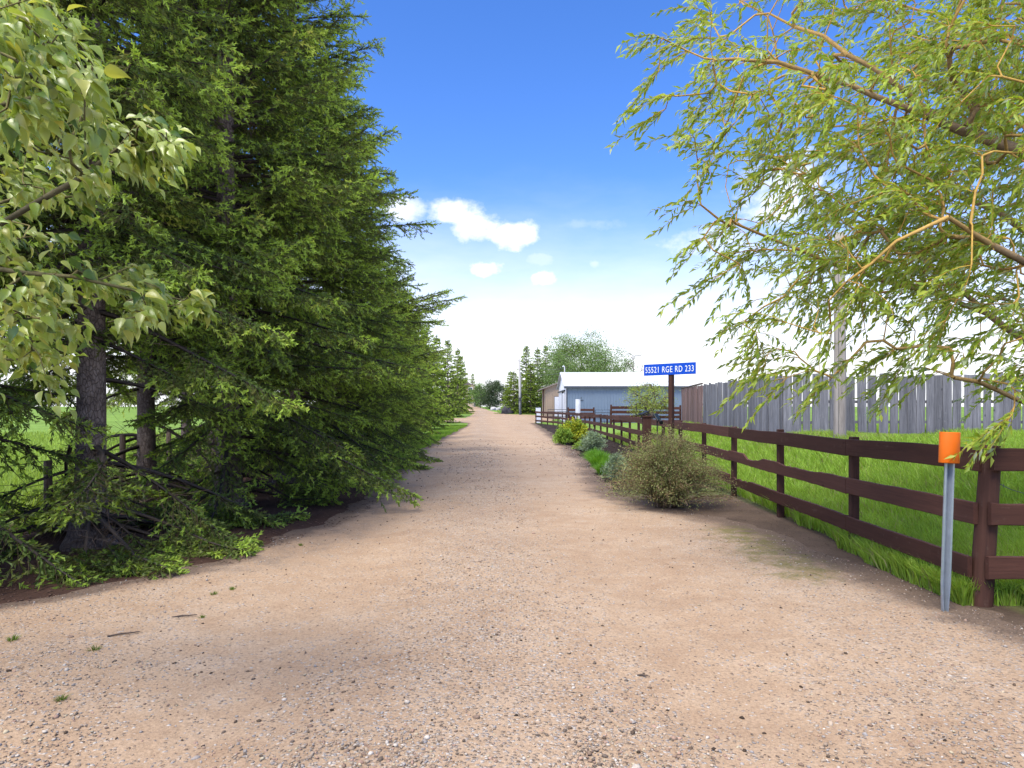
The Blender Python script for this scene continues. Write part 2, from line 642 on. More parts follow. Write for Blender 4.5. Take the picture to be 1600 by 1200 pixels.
RL = np.array([[0.5, -9.0], [2.5, -6.6], [3.6, -5.3], [4.6, -4.6], [5.4, -4.1], [6.56, -3.25], [7.8, -2.85], [9.9, -2.55], [15.5, -2.75], [24.7, -3.5], [39, -3.8], [61, -4.2],
               [70, -4.6], [73, -9], [79, -10], [82, -5.6], [95, -5.6], [112, -6.9], [130, -8.6], [160, -10.4], [182, -12]])
RR = np.array([[0.5, 6.5], [2.5, 5.0], [3.6, 4.1], [4.8, 3.65], [6.3, 3.55], [7.8, 3.35], [9.6, 3.0], [10.8, 2.35], [12.5, 1.95], [16, 2.15], [20, 2.35], [39, 2.5], [62, 2.45],
               [71, 2.3], [74, 4.2], [82, 5.4], [90, 4.2], [95, -0.9], [112, -2.6], [130, -4.6], [160, -7.6], [182, -9.5]])


def redge(y):
    y = np.asarray(y, float)
    j = 0.22 * (vnoise(y, 0 * y, 1.3, 1) - .5) + 0.12 * (vnoise(y, 0 * y, 5, 2) - .5)
    k = 0.22 * (vnoise(y, 0 * y, 1.1, 3) - .5) + 0.12 * (vnoise(y, 0 * y, 6, 4) - .5)
    return np.interp(y, RL[:, 0], RL[:, 1]) + j, np.interp(y, RR[:, 0], RR[:, 1]) + k


FENCE = [(3.71, 5.39), (3.73, 7.45), (3.83, 9.73), (3.92, 12.07), (4.05, 14.4), (4.15, 16.8), (4.25, 19.2), (4.36, 21.6), (4.46, 24.0), (4.55, 26.4),
         (4.62, 28.8), (4.66, 31.2), (4.68, 33.6), (4.68, 36.0), (4.66, 38.4), (4.64, 40.8), (4.62, 43.2), (4.59, 45.6), (4.56, 48.0), (4.5, 50.4),
         (4.44, 52.8), (4.36, 55.2), (4.25, 57.6), (4.05, 60.0), (3.75, 62.3), (3.35, 64.5), (2.9, 66.5), (2.4, 68.4)]
fa = np.array(FENCE)


def build_land():
    def axis(lo, hi, step, far_lo, far_hi, g=1.16):
        a = list(np.arange(lo, hi, step))
        s, x = step, hi
        while x < far_hi:
            a.append(x)
            s *= g
            x += s
        a.append(far_hi)
        s, x = step, lo
        while x > far_lo:
            s *= g
            x -= s
            a.insert(0, max(x, far_lo))
        return np.array(a)
    xs = axis(-11, 18, 0.2, -1500, 1500)
    ys = axis(1.5, 40, 0.2, -40, 3000, 1.06)
    X, Y = np.meshgrid(xs, ys)
    Z = gh(X, Y)
    l, r = redge(Y)
    inside = sm(0.0, 0.25, X - l - .1) * sm(0.0, 0.25, r - .1 - X) * (Y < 180) * (Y > 0.7)
    Z = Z - 0.06 * inside + 0.05 * (vnoise(X, Y, 1.3, 5) - .5) * (1 - inside) * ((X < -3) | (X > 4)) * sm(0, .6, np.maximum(l - X, X - r))
    # what grows or lies where
    grass = np.array([.17, .27, .05])
    soil = np.array([.155, .108, .076])
    litter = np.array([.085, .048, .034])
    mulch = np.array([.040, .028, .023])
    pale = np.array([.20, .20, .075])
    C = np.ones(X.shape + (3,)) * grass
    n = vnoise(X, Y, .35, 8)[..., None]
    C = C * (0.85 + .4 * n)
    pf = (sm(.5, .75, vnoise(X, Y, .22, 9)) * sm(5, 8, X) * (1 - sm(20, 30, Y)) * .6)[..., None]
    C = C * (1 - pf) + pale * pf
    sp = (sm(-8.2, -7.0, X + .8 * (vnoise(X, Y, .9, 10) - .5)) * (1 - sm(0, .4, X)) * (1 - sm(26, 32, Y)))[..., None]
    C = C * (1 - sp) + litter * (0.75 + .5 * vnoise(X, Y, 3, 12)[..., None]) * sp
    fx = np.interp(Y, fa[:, 1], fa[:, 0], left=3.7, right=2.4)
    bed = (sm(-.1, .15, X - r + .15) * sm(.25, -.1, X - fx - .15) * (Y < 69) * sm(11.6, 13.5, Y + .8 * (vnoise(X, Y, 1, 13) - .5)))[..., None]
    C = C * (1 - bed) + mulch * (0.7 + .6 * vnoise(X, Y, 5, 14)[..., None]) * bed
    sr = np.maximum(sm(.35, -.1, np.abs(X - r - .05) - .25), sm(.28, .02, X - fx + .12 * (vnoise(X, Y, 3, 16) - .5)) * (X > r - .4)) * (X > 0) * sm(13.2, 11.8, Y)
    sr = sr[..., None]
    sr2 = ((X < r + .3) & (X > 0) & (Y < 5.4))[..., None] * 1.0
    sr = np.maximum(sr, sr2)
    C = C * (1 - sr) + soil * (.6 + .5 * vnoise(X, Y, 4, 15)[..., None]) * sr
    apron = (np.ones_like(X) * (Y < 2.2) * (np.abs(X) < 30))[..., None]
    C = C * (1 - apron) + np.array([.36, .28, .20]) * apron
    ny, nx = X.shape
    idx = np.arange(ny * nx).reshape(ny, nx)
    Q = np.stack([idx[:-1, :-1], idx[:-1, 1:], idx[1:, 1:], idx[1:, :-1]], -1).reshape(-1, 4)
    me = np_mesh('ground', np.stack([X, Y, Z], -1).reshape(-1, 3), Q, C.reshape(-1, 3), True)
    tag(obj('ground', me, M['ground']), kind='structure')

    # the gravel driveway: one sheet from the apron to the house
    yy = np.concatenate([np.arange(0.6, 14, .07), np.arange(14, 45, .2), np.arange(45, 181, .5)])
    nu = 60
    l, r = redge(yy)
    u = np.linspace(0, 1, nu)
    X = l[:, None] + (r - l)[:, None] * u[None]
    Y = np.repeat(yy[:, None], nu, 1)
    axis_x = -0.045 * Y
    lat = X - axis_x
    Z = gh(X, Y) + .006 + 0.035 * np.exp(-(lat / .9) ** 2) - 0.02 * np.exp(-((np.abs(lat) - 1.35) / .45) ** 2)
    Z += .022 * (vnoise(X, Y, 2.3, 21) - .5) + .010 * (vnoise(X, Y, 9, 22) - .5)
    e = np.minimum(X - l[:, None], r[:, None] - X)
    Z -= .004 * sm(.25, 0, e)
    loose = np.exp(-((lat) / .75) ** 2) * .9 + .35 * sm(1.9, 2.8, np.abs(lat)) + .4 * sm(5.5, 3.0, Y) - .5 * np.exp(-((np.abs(lat) - 1.35) / .38) ** 2)
    edge = np.maximum(sm(.8, 0, X - l[:, None]) * (Y < 70), sm(1.1, 0, r[:, None] - X) * (Y < 70))
    edge = np.maximum(edge, .5 * sm(2.0, .5, X - l[:, None]) * sm(5, 7, Y) * (1 - sm(12, 18, Y)))
    moss = .62 * np.exp(-((X - 2.75) / .6) ** 2) * sm(5.4, 6.4, Y) * sm(10.2, 8.4, Y)
    C = np.stack([np.clip(loose, 0, 1), np.clip(edge, 0, 1), moss], -1)
    ny, nx = X.shape
    idx = np.arange(ny * nx).reshape(ny, nx)
    Q = np.stack([idx[:-1, :-1], idx[:-1, 1:], idx[1:, 1:], idx[1:, :-1]], -1).reshape(-1, 4)
    me = np_mesh('gravel_road', np.stack([X, Y, Z], -1).reshape(-1, 3), Q, C.reshape(-1, 3), True)
    tag(obj('gravel_road', me, M['road']), kind='structure')


build_land()


def road_z(x, y):
    lat = x + 0.045 * y
    z = gh(x, y) + .006 + 0.035 * np.exp(-(lat / .9) ** 2) - 0.02 * np.exp(-((np.abs(lat) - 1.35) / .45) ** 2)
    return z + .022 * (vnoise(x, y, 2.3, 21) - .5) + .010 * (vnoise(x, y, 9, 22) - .5)


# ------------------------------------------------------------------ loose stones, chips, grass
OCT = np.array([[1, 0, 0], [0, 1, 0], [-1, 0, 0], [0, -1, 0], [0, 0, 1], [0, 0, -1.0]])
OCTF = np.array([[0, 1, 4], [1, 2, 4], [2, 3, 4], [3, 0, 4], [1, 0, 5], [2, 1, 5], [3, 2, 5], [0, 3, 5]])
_g = (1 + 5 ** .5) / 2
ICO = unit(np.array([[-1, _g, 0], [1, _g, 0], [-1, -_g, 0], [1, -_g, 0], [0, -1, _g], [0, 1, _g], [0, -1, -_g], [0, 1, -_g], [_g, 0, -1], [_g, 0, 1], [-_g, 0, -1], [-_g, 0, 1.0]]))
ICOF = np.array([[0, 11, 5], [0, 5, 1], [0, 1, 7], [0, 7, 10], [0, 10, 11], [1, 5, 9], [5, 11, 4], [11, 10, 2], [10, 7, 6], [7, 1, 8], [3, 9, 4], [3, 4, 2], [3, 2, 6], [3, 6, 8], [3, 8, 9], [4, 9, 5], [2, 4, 11], [6, 2, 10], [8, 6, 7], [9, 8, 1]])


def lumps(T, TF, P, size, col, rng, flat=(.45, .8)):
    n = len(P)
    a = rng.uniform(0, 2 * np.pi, n)
    sx, sy, sz = size * rng.uniform(.8, 1.35, n), size * rng.uniform(.55, .95, n), size * rng.uniform(*flat, n)
    D = np.stack([np.cos(a), np.sin(a), rng.normal(0, .15, n)], 1)
    D = unit(D)
    S, N = frames(D)
    k = len(T)
    J = T[None] * (1 + rng.normal(0, .16, (n, k, 1)))
    V = P[:, None] + J[..., 0:1] * sx[:, None, None] * D[:, None] + J[..., 1:2] * sy[:, None, None] * S[:, None] + J[..., 2:3] * sz[:, None, None] * N[:, None]
    Fc = (np.arange(n) * k)[:, None, None] + TF[None]
    return V.reshape(-1, 3), Fc.reshape(-1, 3), np.repeat(col, k, 0)


def build_gravel():
    rng = np.random.default_rng(5)
    n = 150000
    d = 2.6 + 24 * rng.random(n) ** 2.3
    x = rng.uniform(-1, 1, n) * np.minimum(d * .78, 4.6)
    l, r = redge(d)
    lat = x + .045 * d
    keep_p = .16 + .95 * np.exp(-(lat / .8) ** 2) + .28 * sm(1.9, 2.8, np.abs(lat)) + .35 * sm(5.2, 2.8, d) - .2 * np.exp(-((np.abs(lat) - 1.35) / .38) ** 2)
    keep_p *= .35 + 1.3 * sm(.35, .65, vnoise(x, d, 1.7, 31))
    keep_p += .5 * np.exp(-((x - l - .55) / .35) ** 2) * (d < 8)
    k = (rng.random(n) < keep_p * .38) & (x > l + .02) & (x < r - .02)
    x, d = x[k], d[k]
    n = len(x)
    size = np.clip(rng.lognormal(math.log(.0052), .42, n), .003, .021) * (1 + .07 * np.maximum(d - 6, 0))
    pal = np.array([[.40, .29, .20], [.47, .36, .26], [.36, .31, .27], [.55, .47, .38], [.30, .20, .14], [.44, .28, .20], [.60, .52, .43], [.16, .12, .09], [.34, .31, .29], [.50, .41, .27]])
    w = np.array([.2, .18, .1, .09, .10, .10, .025, .08, .05, .06])
    col = pal[rng.choice(len(pal), n, p=w / w.sum())] * rng.uniform(.8, 1.15, (n, 1))
    P = np.stack([x, d, road_z(x, d) + size * .15], 1)
    nd = 900                                  # dark clods, cones and leaf scraps
    dd = 3.0 + 30 * rng.random(nd) ** 1.6
    xd = rng.uniform(-1, 1, nd) * np.minimum(dd * .74, 3.4)
    ld_, rd_ = redge(dd)
    kd = (xd > ld_ + .1) & (xd < rd_ - .1)
    xd, dd = xd[kd], dd[kd]
    sd = rng.uniform(.004, .013, len(xd)) * (1 + .07 * np.maximum(dd - 6, 0))
    cd = np.array([.10, .068, .045]) * rng.uniform(.45, 1.6, (len(xd), 1))
    P = np.concatenate([P, np.stack([xd, dd, road_z(xd, dd) + sd * .2], 1)])
    size, col, d = np.concatenate([size, sd]), np.concatenate([col, cd]), np.concatenate([d, dd])
    near = (d < 4.6) & (size > .007)
    a = lumps(ICO, ICOF, P[near], size[near], col[near], rng)
    b = lumps(OCT, OCTF, P[~near], size[~near], col[~near], rng)
    V, Fc, C = cat([a, b])
    tag(obj('loose_gravel', np_mesh('loose_gravel', V, Fc, C), M['stone']), 'loose tan and grey pebbles scattered over the driveway', 'gravel', kind='stuff')

    # bark chips of the planting bed along the fence and litter under the spruces
    n = 10000
    d = 6.6 + 36 * rng.random(n) ** 1.5
    d = d[rng.random(n) < .12 + .88 * sm(8.5, 13, d)]
    n = len(d)
    l, r = redge(d)
    fx = np.interp(d, fa[:, 1], fa[:, 0])
    x = r - .25 + (fx + .1 - r + .25) * rng.random(n) ** .8
    s = rng.uniform(.012, .035, n) * (.8 + .012 * d) * (.38 + .62 * sm(10.5, 14, d))
    col = np.where((d < 12)[:, None], np.array([.17, .115, .078]), np.array([.05, .034, .027])) * rng.uniform(.4, 1.7, (n, 1))
    A = lumps(OCT, OCTF, np.stack([x, d, gh(x, d) + .006], 1), s, col, rng, (.15, .35))
    m = 5000
    d2 = 5.0 + 13 * rng.random(m) ** 1.3
    l2, r2 = redge(d2)
    x2 = l2 + .35 - 4.5 * rng.random(m) ** 1.4
    s2 = rng.uniform(.008, .022, m)
    c2 = np.array([.10, .058, .04]) * rng.uniform(.5, 2.2, (m, 1))
    B = lumps(OCT, OCTF, np.stack([x2, d2, gh(x2, d2) + .004], 1), s2, c2, rng, (.1, .3))
    V, Fc, C = cat([A])
    tag(obj('bark_mulch', np_mesh('bark_mulch', V, Fc, C), M['stone']), 'dark bark mulch along the foot of the brown fence', 'mulch', kind='stuff')
    V, Fc, C = cat([B])
    tag(obj('needle_litter', np_mesh('needle_litter', V, Fc, C), M['stone']), 'red brown needle litter under the spruces', 'litter', kind='stuff')


build_gravel()


def blades(P, h, lean, w, col, rng):
    """bent grass blades, three triangles each"""
    n = len(P)
    a = rng.uniform(0, 2 * np.pi, n)
    s = np.stack([np.cos(a), np.sin(a), 0 * a], 1)
    b = P
    mid = P + np.stack([lean[:, 0] * .35, lean[:, 1] * .35, h * .58], 1)
    tip = P + np.stack([lean[:, 0], lean[:, 1], h * rng.uniform(.82, 1.0, n)], 1)
    W = w[:, None] * .5 * s
    V = np.stack([b - W, b + W, mid - W * .8, mid + W * .8, tip], 1).reshape(-1, 3)
    T = np.array([[0, 1, 3], [0, 3, 2], [2, 3, 4]])
    Fc = ((np.arange(n) * 5)[:, None, None] + T[None]).reshape(-1, 3)
    return V, Fc, np.repeat(col, 5, 0)


def build_grass():
    rng = np.random.default_rng(9)
    # right-hand paddock behind the rail fence
    n = 105000
    d = 4.6 + 30 * rng.random(n) ** 1.7
    fx = np.interp(d, fa[:, 1], fa[:, 0])
    x = fx - .18 + (np.minimum(d * .82, 17.5) + .6 - fx) * rng.random(n) ** 1.15
    k = (x > fx + .10 - .32 * sm(7.4, 6.0, d) - .25 * vnoise(x, d, 2, 41) * sm(11, 8, d)) & (x < d * .84 + .8)
    k &= ~((d < 5.35) & (x < 4.0))
    x, d, fx = x[k], d[k], fx[k]
    n = len(x)
    g = vnoise(x, d, .8, 42)
    h = .15 + .17 * g + .08 * rng.random(n)
    h *= 1 - .45 * sm(.6, .8, vnoise(x, d, .25, 43))
    wind = np.stack([-.05 + .09 * rng.normal(size=n), .08 * rng.normal(size=n)], 1) * (h[:, None] / .3)
    w = rng.uniform(.008, .015, n) * (1 + .08 * np.maximum(d - 7, 0))
    c0 = np.array([.30, .51, .05])
    c1 = np.array([.47, .63, .11])
    c2 = np.array([.48, .46, .20])
    f = rng.random((n, 1))
    col = c0 * (1 - f) + c1 * f
    dry = (rng.random(n) < .05 + .22 * sm(.55, .75, vnoise(x, d, .22, 9)))[:, None]
    col = np.where(dry, c2 * rng.uniform(.7, 1.1, (n, 1)), col) * rng.uniform(.8, 1.15, (n, 1))
    V, Fc, C = blades(np.stack([x, d, gh(x, d) - .01], 1), h, wind, w, col, rng)
    tag(obj('paddock_grass', np_mesh('paddock_grass', V, Fc, C), M['grass']), 'tall bright green grass behind the brown rail fence', 'grass', kind='stuff')
    # field on the left, seen between the spruce trunks
    n = 42000
    d = 8 + 34 * rng.random(n) ** 1.5
    x = -7.6 - .02 * d - (d * .85 - 5) * rng.random(n)
    k = x > -d * .86
    x, d = x[k], d[k]
    n = len(x)
    h = .16 + .22 * rng.random(n)
    col = np.array([.38, .52, .10]) * rng.uniform(.75, 1.25, (n, 1))
    V, Fc, C = blades(np.stack([x, d, gh(x, d) - .01], 1), h, .08 * rng.normal(size=(n, 2)), rng.uniform(.012, .022, n) * (1 + .05 * (d - 8)), col, rng)
    tag(obj('field_grass', np_mesh('field_grass', V, Fc, C), M['grass']), 'pale green field grass beyond the spruce trunks', 'grass', kind='stuff')
    # mown verge along the left side of the drive and the lawn far ahead
    n = 15000
    d = 17 + 45 * rng.random(n) ** 1.2
    l, r = redge(d)
    x = l + .12 - 1.7 * rng.random(n) ** 1.2
    h = .05 + .07 * rng.random(n)
    col = np.array([.25, .40, .05]) * rng.uniform(.75, 1.2, (n, 1))
    V, Fc, C = blades(np.stack([x, d, gh(x, d) - .01], 1), h, .03 * rng.normal(size=(n, 2)), rng.uniform(.01, .02, n) * (1 + .03 * (d - 12)), col, rng)
    tag(obj('verge_grass', np_mesh('verge_grass', V, Fc, C), M['grass']), 'short green verge grass between driveway and spruces', 'grass', kind='stuff')


build_grass()

# ------------------------------------------------------------------ brown rail fence
def board_mesh(name, L, H=.175, T=.036, seg=14, chew=None, seed=0, warp=.006):
    """a sawn board along +X from the origin, centred on z, top edge may be broken away"""
    rng = np.random.default_rng(seed)
    s = np.linspace(0, L, seg + 1)
    wob = warp * np.sin(s * 1.9 + seed) + rng.normal(0, .0012, seg + 1)
    top = H / 2 + wob + rng.normal(0, .0012, seg + 1)
    bot = -H / 2 + wob * .8 + rng.normal(0, .0012, seg + 1)
    if chew is not None:
        top = top - chew(s / L)
    e = .005
    prof = [(-T / 2, 0, e), (-T / 2, 1, -e), (-T / 2 + e, 1, 0), (T / 2 - e, 1, 0), (T / 2, 1, -e), (T / 2, 0, e), (T / 2 - e, 0, 0), (-T / 2 + e, 0, 0)]
    V, Fc = [], []
    for i in range(seg + 1):
        for y, tb, off in prof:
            V.append((s[i], y, (top[i] if tb else bot[i]) + off))
    k = len(prof)
    for i in range(seg):
        for j in range(k):
            a, b = i * k + j, i * k + (j + 1) % k
            Fc.append((a, b, b + k, a + k))
    Fc.append(tuple(range(k)))
    Fc.append(tuple(seg * k + j for j in range(k))[::-1])
    mb = MB()
    mb.add(V, Fc)
    return mb.mesh(name)


def chew_mid(u):
    r = np.random.default_rng(3)
    d = .032 * sm(.10, .22, u) * sm(.50, .38, u) + .05 * sm(.60, .66, u) * sm(.82, .78, u) + .02 * sm(.68, .72, u) * sm(.8, .76, u)
    return d + .010 * (r.random(len(u)) - .5) * (d > .004)


def place_board(me, a, b, z0, z1, parent, mat, name='rail'):
    a, b = Vector((a[0], a[1], z0)), Vector((b[0], b[1], z1))
    o = obj(name, me, mat, parent)
    d = b - a
    o.location = a - parent.location
    o.rotation_euler = Vector((d.x, d.y, d.z)).to_track_quat('X', 'Z').to_euler()
    return o


def square_post(name, w, h, bev=.008, lean=(0, 0), taper=1.0):
    mb = MB()
    q = w / 2
    V = [(-q, -q, -.3), (q, -q, -.3), (q, q, -.3), (-q, q, -.3)]
    V += [(x * taper + lean[0], y * taper + lean[1], h) for x, y in ((-q, -q), (q, -q), (q, q), (-q, q))]
    mb.add(V, [(3, 2, 1, 0), (4, 5, 6, 7), (0, 1, 5, 4), (1, 2, 6, 5), (2, 3, 7, 6), (3, 0, 4, 7)])
    return mb.mesh(name, bev)


def build_rail_fence():
    t = empty('rail_fence', (3.71, 5.39, 0), 'dark brown three-board rail fence running along the right side of the driveway', 'fence')
    org = t.location
    pm = [square_post('post', .088, 1.228 + .012 * i, .008, (.008 * (i - 1), .006), .97) for i in range(3)]
    pts = [Vector((x, y, 0)) for x, y in FENCE]
    off = []
    for i, p in enumerate(pts):
        a = pts[max(i - 1, 0)]
        b = pts[min(i + 1, len(pts) - 1)]
        d = (b - a).normalized()
        off.append(Vector((-d.y, d.x, 0)))
    for i, p in enumerate(pts):
        if i == 0:
            continue
        o = obj('post', pm[i % 3], M['post_brown'], t)
        o.location = p - org + Vector((0, 0, float(gh(p.x, p.y))))
        o.rotation_euler = (0, 0, math.atan2(off[i].y, off[i].x) + random.uniform(-.05, .05))
    heights = (1.135, .715, .30)
    spans = [(0, 1), (1, 3)] + [(i, min(i + 2, len(pts) - 1)) for i in range(3, len(pts) - 1, 2)]
    cache = {}
    for si, (i, j) in enumerate(spans):
        for hi, hz in enumerate(heights):
            a = pts[i] + off[i] * .075
            b = pts[j] + off[j] * .075
            if i == 0:
                a = a + Vector((.012 + .045 * (1 - hi), -.02, 0))
            if i >= 8:
                legs = [(k, k + 1) for k in range(i, j)]
            else:
                legs = [(i, j)]
            for (p_, q_) in legs:
                a_ = a if p_ == i else pts[p_] + off[p_] * .075
                b_ = b if q_ == j else pts[q_] + off[q_] * .075
                d = (b_ - a_)
                L = d.length - .006
                chew = chew_mid if (si == 1 and hi == 1) else None
                if si == 1 and hi == 2:
                    chew = lambda u: .045 * sm(.72, .80, u) * (.35 + .65 * np.abs(np.sin(u * 47))) * sm(1.02, .93, u) + .05 * sm(.96, .99, u)
                if hi == 0 and i == 11:
                    chew = lambda u: .03 * sm(.3, .4, u) * sm(.9, .8, u) * (.4 + .6 * np.abs(np.sin(u * 40)))
                me = board_mesh('rail', L, .18 - .008 * hi, .036, 60 if chew else 14, chew, 10 * si + hi + p_)
                sag = random.uniform(-.012, .012)
                place_board(me, a_, b_, hz + float(gh(a_.x, a_.y)) + sag, hz + float(gh(b_.x, b_.y)) + random.uniform(-.008, .008), t, M['fence_brown'])
    # corner post: a stout round leaning post
    mb = MB()
    zs = [-.3, 0, .35, .7, 1.0, 1.26]
    mb.tube([(.018 * z - .01, -.004 * z, z) for z in zs], [.086, .084, .080, .077, .074, .072], 14)
    o = mb.build('corner_post', M['post_brown'], t, smooth=False)
    for f in o.data.polygons:
        f.use_smooth = len(f.vertices) == 4
    o.location = (0, 0, 0)
    o.rotation_euler = (0, R_(2.6), 0)
    # the fence turns the corner: short leg to the right with its own boards
    for hi, hz in enumerate((1.15, .735, .325)):
        me = board_mesh('rail', 2.5, .175, .04, 30, (lambda u: .012 * np.abs(np.sin(u * 37 + np.sin(u * 90)))) if hi == 1 else None, 90 + hi)
        place_board(me, Vector((3.69 + .02 * (1 - hi), 5.275, 0)), Vector((6.3, 5.31, 0)), hz, hz - .005, t, M['fence_brown'])
    o = obj('post', pm[1], M['post_brown'], t)
    o.location = Vector((6.2, 5.40, 0)) - org
    # barbed wire behind the short leg, sagging from the corner post
    mb = MB()
    for z0, z1 in ((1.22, 1.19), (.98, .62)):
        pp = [(.09 + 2.4 * u, .06, z0 + (z1 - z0) * min(1, u * 2.2) - .05 * math.sin(u * 3.1) + .006 * math.sin(u * 60)) for u in np.linspace(0, 1, 40)]
        mb.tube(pp, .0028, 5)
        for p in pp[2::4]:
            mb.tube([(p[0] - .012, p[1] - .012, p[2] - .014), (p[0] + .012, p[1] + .012, p[2] + .014)], .0022, 4)
            mb.tube([(p[0] - .012, p[1] + .012, p[2] + .012), (p[0] + .012, p[1] - .012, p[2] - .012)], .0022, 4)
    mb.build('barbed_wire', M['wire'], t)


build_rail_fence()


def build_marker():
    p = (gx(1477, 5.17), 5.17, 0)
    t = empty('driveway_marker', p, 'galvanised channel post with an orange plastic cap beside the corner fence post', 'marker')
    # hat-section steel post, tapered foot, leaning a touch
    prof = [(-.043, .0), (-.027, .0), (-.015, -.034), (.015, -.034), (.027, .0), (.043, .0)]
    th = .004
    mb = MB()
    V, Fc = [], []
    zs = [(-.12, .45), (.0, .52), (.05, .66), (.22, .98), (.5, 1), (.8, 1), (1.2, 1), (1.32, 1)]
    full = prof + [(x, y - th) for x, y in prof[::-1]]
    for z, k in zs:
        for x, y in full:
            V.append((x * (k if z < .3 else 1.0) + (.014 if z < .2 else 0) * (1 - k), -y, z))
    n = len(full)
    for i in range(len(zs) - 1):
        for j in range(n):
            a, b = i * n + j, i * n + (j + 1) % n
            Fc.append((a, b, b + n, a + n))
    Fc.append(tuple((len(zs) - 1) * n + j for j in range(n)))
    mb.add(V, Fc)
    post = mb.build('channel_post', M['steel'], t)
    post.rotation_euler = (0, R_(2.2), R_(12))
    # bolt holes with heads
    # wrapped orange sheet: an open-bottomed curved cap
    mb = MB()
    V, Fc = [], []
    n = 26
    for z in (1.135, 1.14, 1.365, 1.37):
        for k in range(n + 1):
            a = R_(-115 + 230 * k / n)
            e = -.002 if z in (1.135, 1.37) else 0
            V.append((math.sin(a) * (.080 + e), -math.cos(a) * (.058 + e) + .012, z))
    for z in (1.37, 1.365, 1.14, 1.135):
        for k in range(n + 1):
            a = R_(-115 + 230 * k / n)
            V.append((math.sin(a) * .076, -math.cos(a) * .054 + .012, z))
    m = n + 1
    for r in range(7):
        for k in range(n):
            a = r * m + k
            Fc.append((a, a + 1, a + 1 + m, a + m))
    for k in range(n):
        Fc.append((7 * m + k, 7 * m + k + 1, k + 1, k))
    for k in (0, n):
        Fc.append(tuple(r * m + k for r in range(8)))
    mb.add(V, Fc)
    cap = mb.build('orange_cap', M['orange'], t, smooth=True)
    cap.rotation_euler = (0, R_(2.2), R_(12))


build_marker()


def text_mesh(body, width, height):
    cu = bpy.data.curves.new('lettering', 'FONT')
    cu.body = body
    cu.extrude = .002
    cu.resolution_u = 3
    cu.space_character = 1.12
    tmp = bpy.data.objects.new('lettering', cu)
    COL.objects.link(tmp)
    bpy.context.view_layer.update()
    me = bpy.data.meshes.new_from_object(tmp.evaluated_get(bpy.context.evaluated_depsgraph_get()))
    bpy.data.objects.remove(tmp)
    n = len(me.vertices)
    co = np.empty(n * 3, np.float32)
    me.vertices.foreach_get('co', co)
    co = co.reshape(-1, 3)
    lo, hi = co.min(0), co.max(0)
    co[:, 0] = (co[:, 0] - (lo[0] + hi[0]) / 2) / (hi[0] - lo[0]) * width
    co[:, 1] = (co[:, 1] - (lo[1] + hi[1]) / 2) / (hi[1] - lo[1]) * height
    me.vertices.foreach_set('co', co.ravel())
    me.update()
    me.name = 'lettering'
    return me


def build_sign():
    a, b = at(1006.5, 579, 15.6), at(1087.5, 574.5, 14.7)
    d = b - a
    L = math.hypot(d.x, d.y)
    ang = math.atan2(d.y, d.x)
    post_p = a + d * .515
    t = empty('road_sign', (post_p.x, post_p.y, 0), 'blue address sign with white lettering on a brown post behind the olive shrub', 'sign', rz=ang)
    zc = post_p.z
    mb = MB()
    mb.box((-.05, .002, -.3), (.05, .1, zc - .02))
    mb.build('post', M['post_brown'], t, .006)
    mb = MB()
    mb.box((-L * .515, -.012, zc - .127), (L * .485, .0, zc + .127))
    pl = mb.build('sign_panel', M['sign_blue'], t, .003)
    me = text_mesh('55521 RGE RD 233', L * .93, .135)
    o = obj('lettering', me, M['sign_white'], pl)
    o.rotation_euler = (R_(90), 0, 0)
    o.location = (-L * .015, -.0155, zc - .002)
    # a thin pale border, as stamped plates have
    mb = MB()
    x0, x1, z0, z1 = -L * .515 + .006, L * .485 - .006, zc - .121, zc + .121
    w = .0035
    for lo, hi in (((x0, z0), (x1, z0 + w)), ((x0, z1 - w), (x1, z1)), ((x0, z0 + w), (x0 + w, z1 - w)), ((x1 - w, z0 + w), (x1, z1 - w))):
        mb.box((lo[0], -.0145, lo[1]), (hi[0], -.0125, hi[1]))
    mb.build('border', M['sign_blue'], pl)


build_sign()


def build_gate_post():
    d = 13.2
    x = gx(1010.5, d)
    t = empty('gate_post', (x, d, 0), 'stout short brown post rising out of the olive shrub left of the sign', 'post')
    t_top = at(1010, 650, d).z
    mb = MB()
    mb.box((-.078, -.078, -.3), (.078, .078, t_top - .03))
    mb.build('post_shaft', M['post_brown'], t, .01)
    mb = MB()
    mb.box((-.095, -.095, t_top - .029), (.095, .095, t_top + .006))
    mb.build('post_cap', M['post_brown'], t, .006)
    # two solar spotlights: one on the post, one on the rail behind
    for (px, py, dd, rz, lab, zf) in ((1006, 645.5, 13.2, .3, 'black solar spotlight lying on the short brown post', None),
                                      (1027, 652, 13.0, -.9, 'black solar spotlight tilted beside the short brown post', 1)):
        p = at(px, py, dd)
        base = t_top + .006 if zf is None else 0.0
        s = empty('solar_light', (p.x, p.y, base), lab, 'light', 'solar lights around the sign', rz)
        zz = p.z - base
        Mx = Matrix.Translation((0, 0, zz)) @ Matrix.Rotation(R_(-22 if zf is None else 50), 4, 'Y')
        mb = MB()
        mb.box((-.09, -.06, -.018), (.09, .06, .012), Mx)
        mb.build('housing', M['black_plastic'], s, .006)
        mb = MB()
        mb.box((-.08, -.052, .0125), (.08, .052, .016), Mx)
        mb.build('solar_panel', M['solar'], s)
        mb = MB()
        mb.tube([(0, 0, -.02 if zf else .0), (0, 0, zz - .012)], .012, 8)
        mb.build('stake', M['black_plastic'], s)
        mb = MB()
        mb.tube([(.07, 0, zz - .05), (.10, -.02, zz - .085), (.13, -.04, zz - .10)], [.026, .034, .04], 10)
        mb.build('lamp_head', M['black_plastic'], s)


build_gate_post()


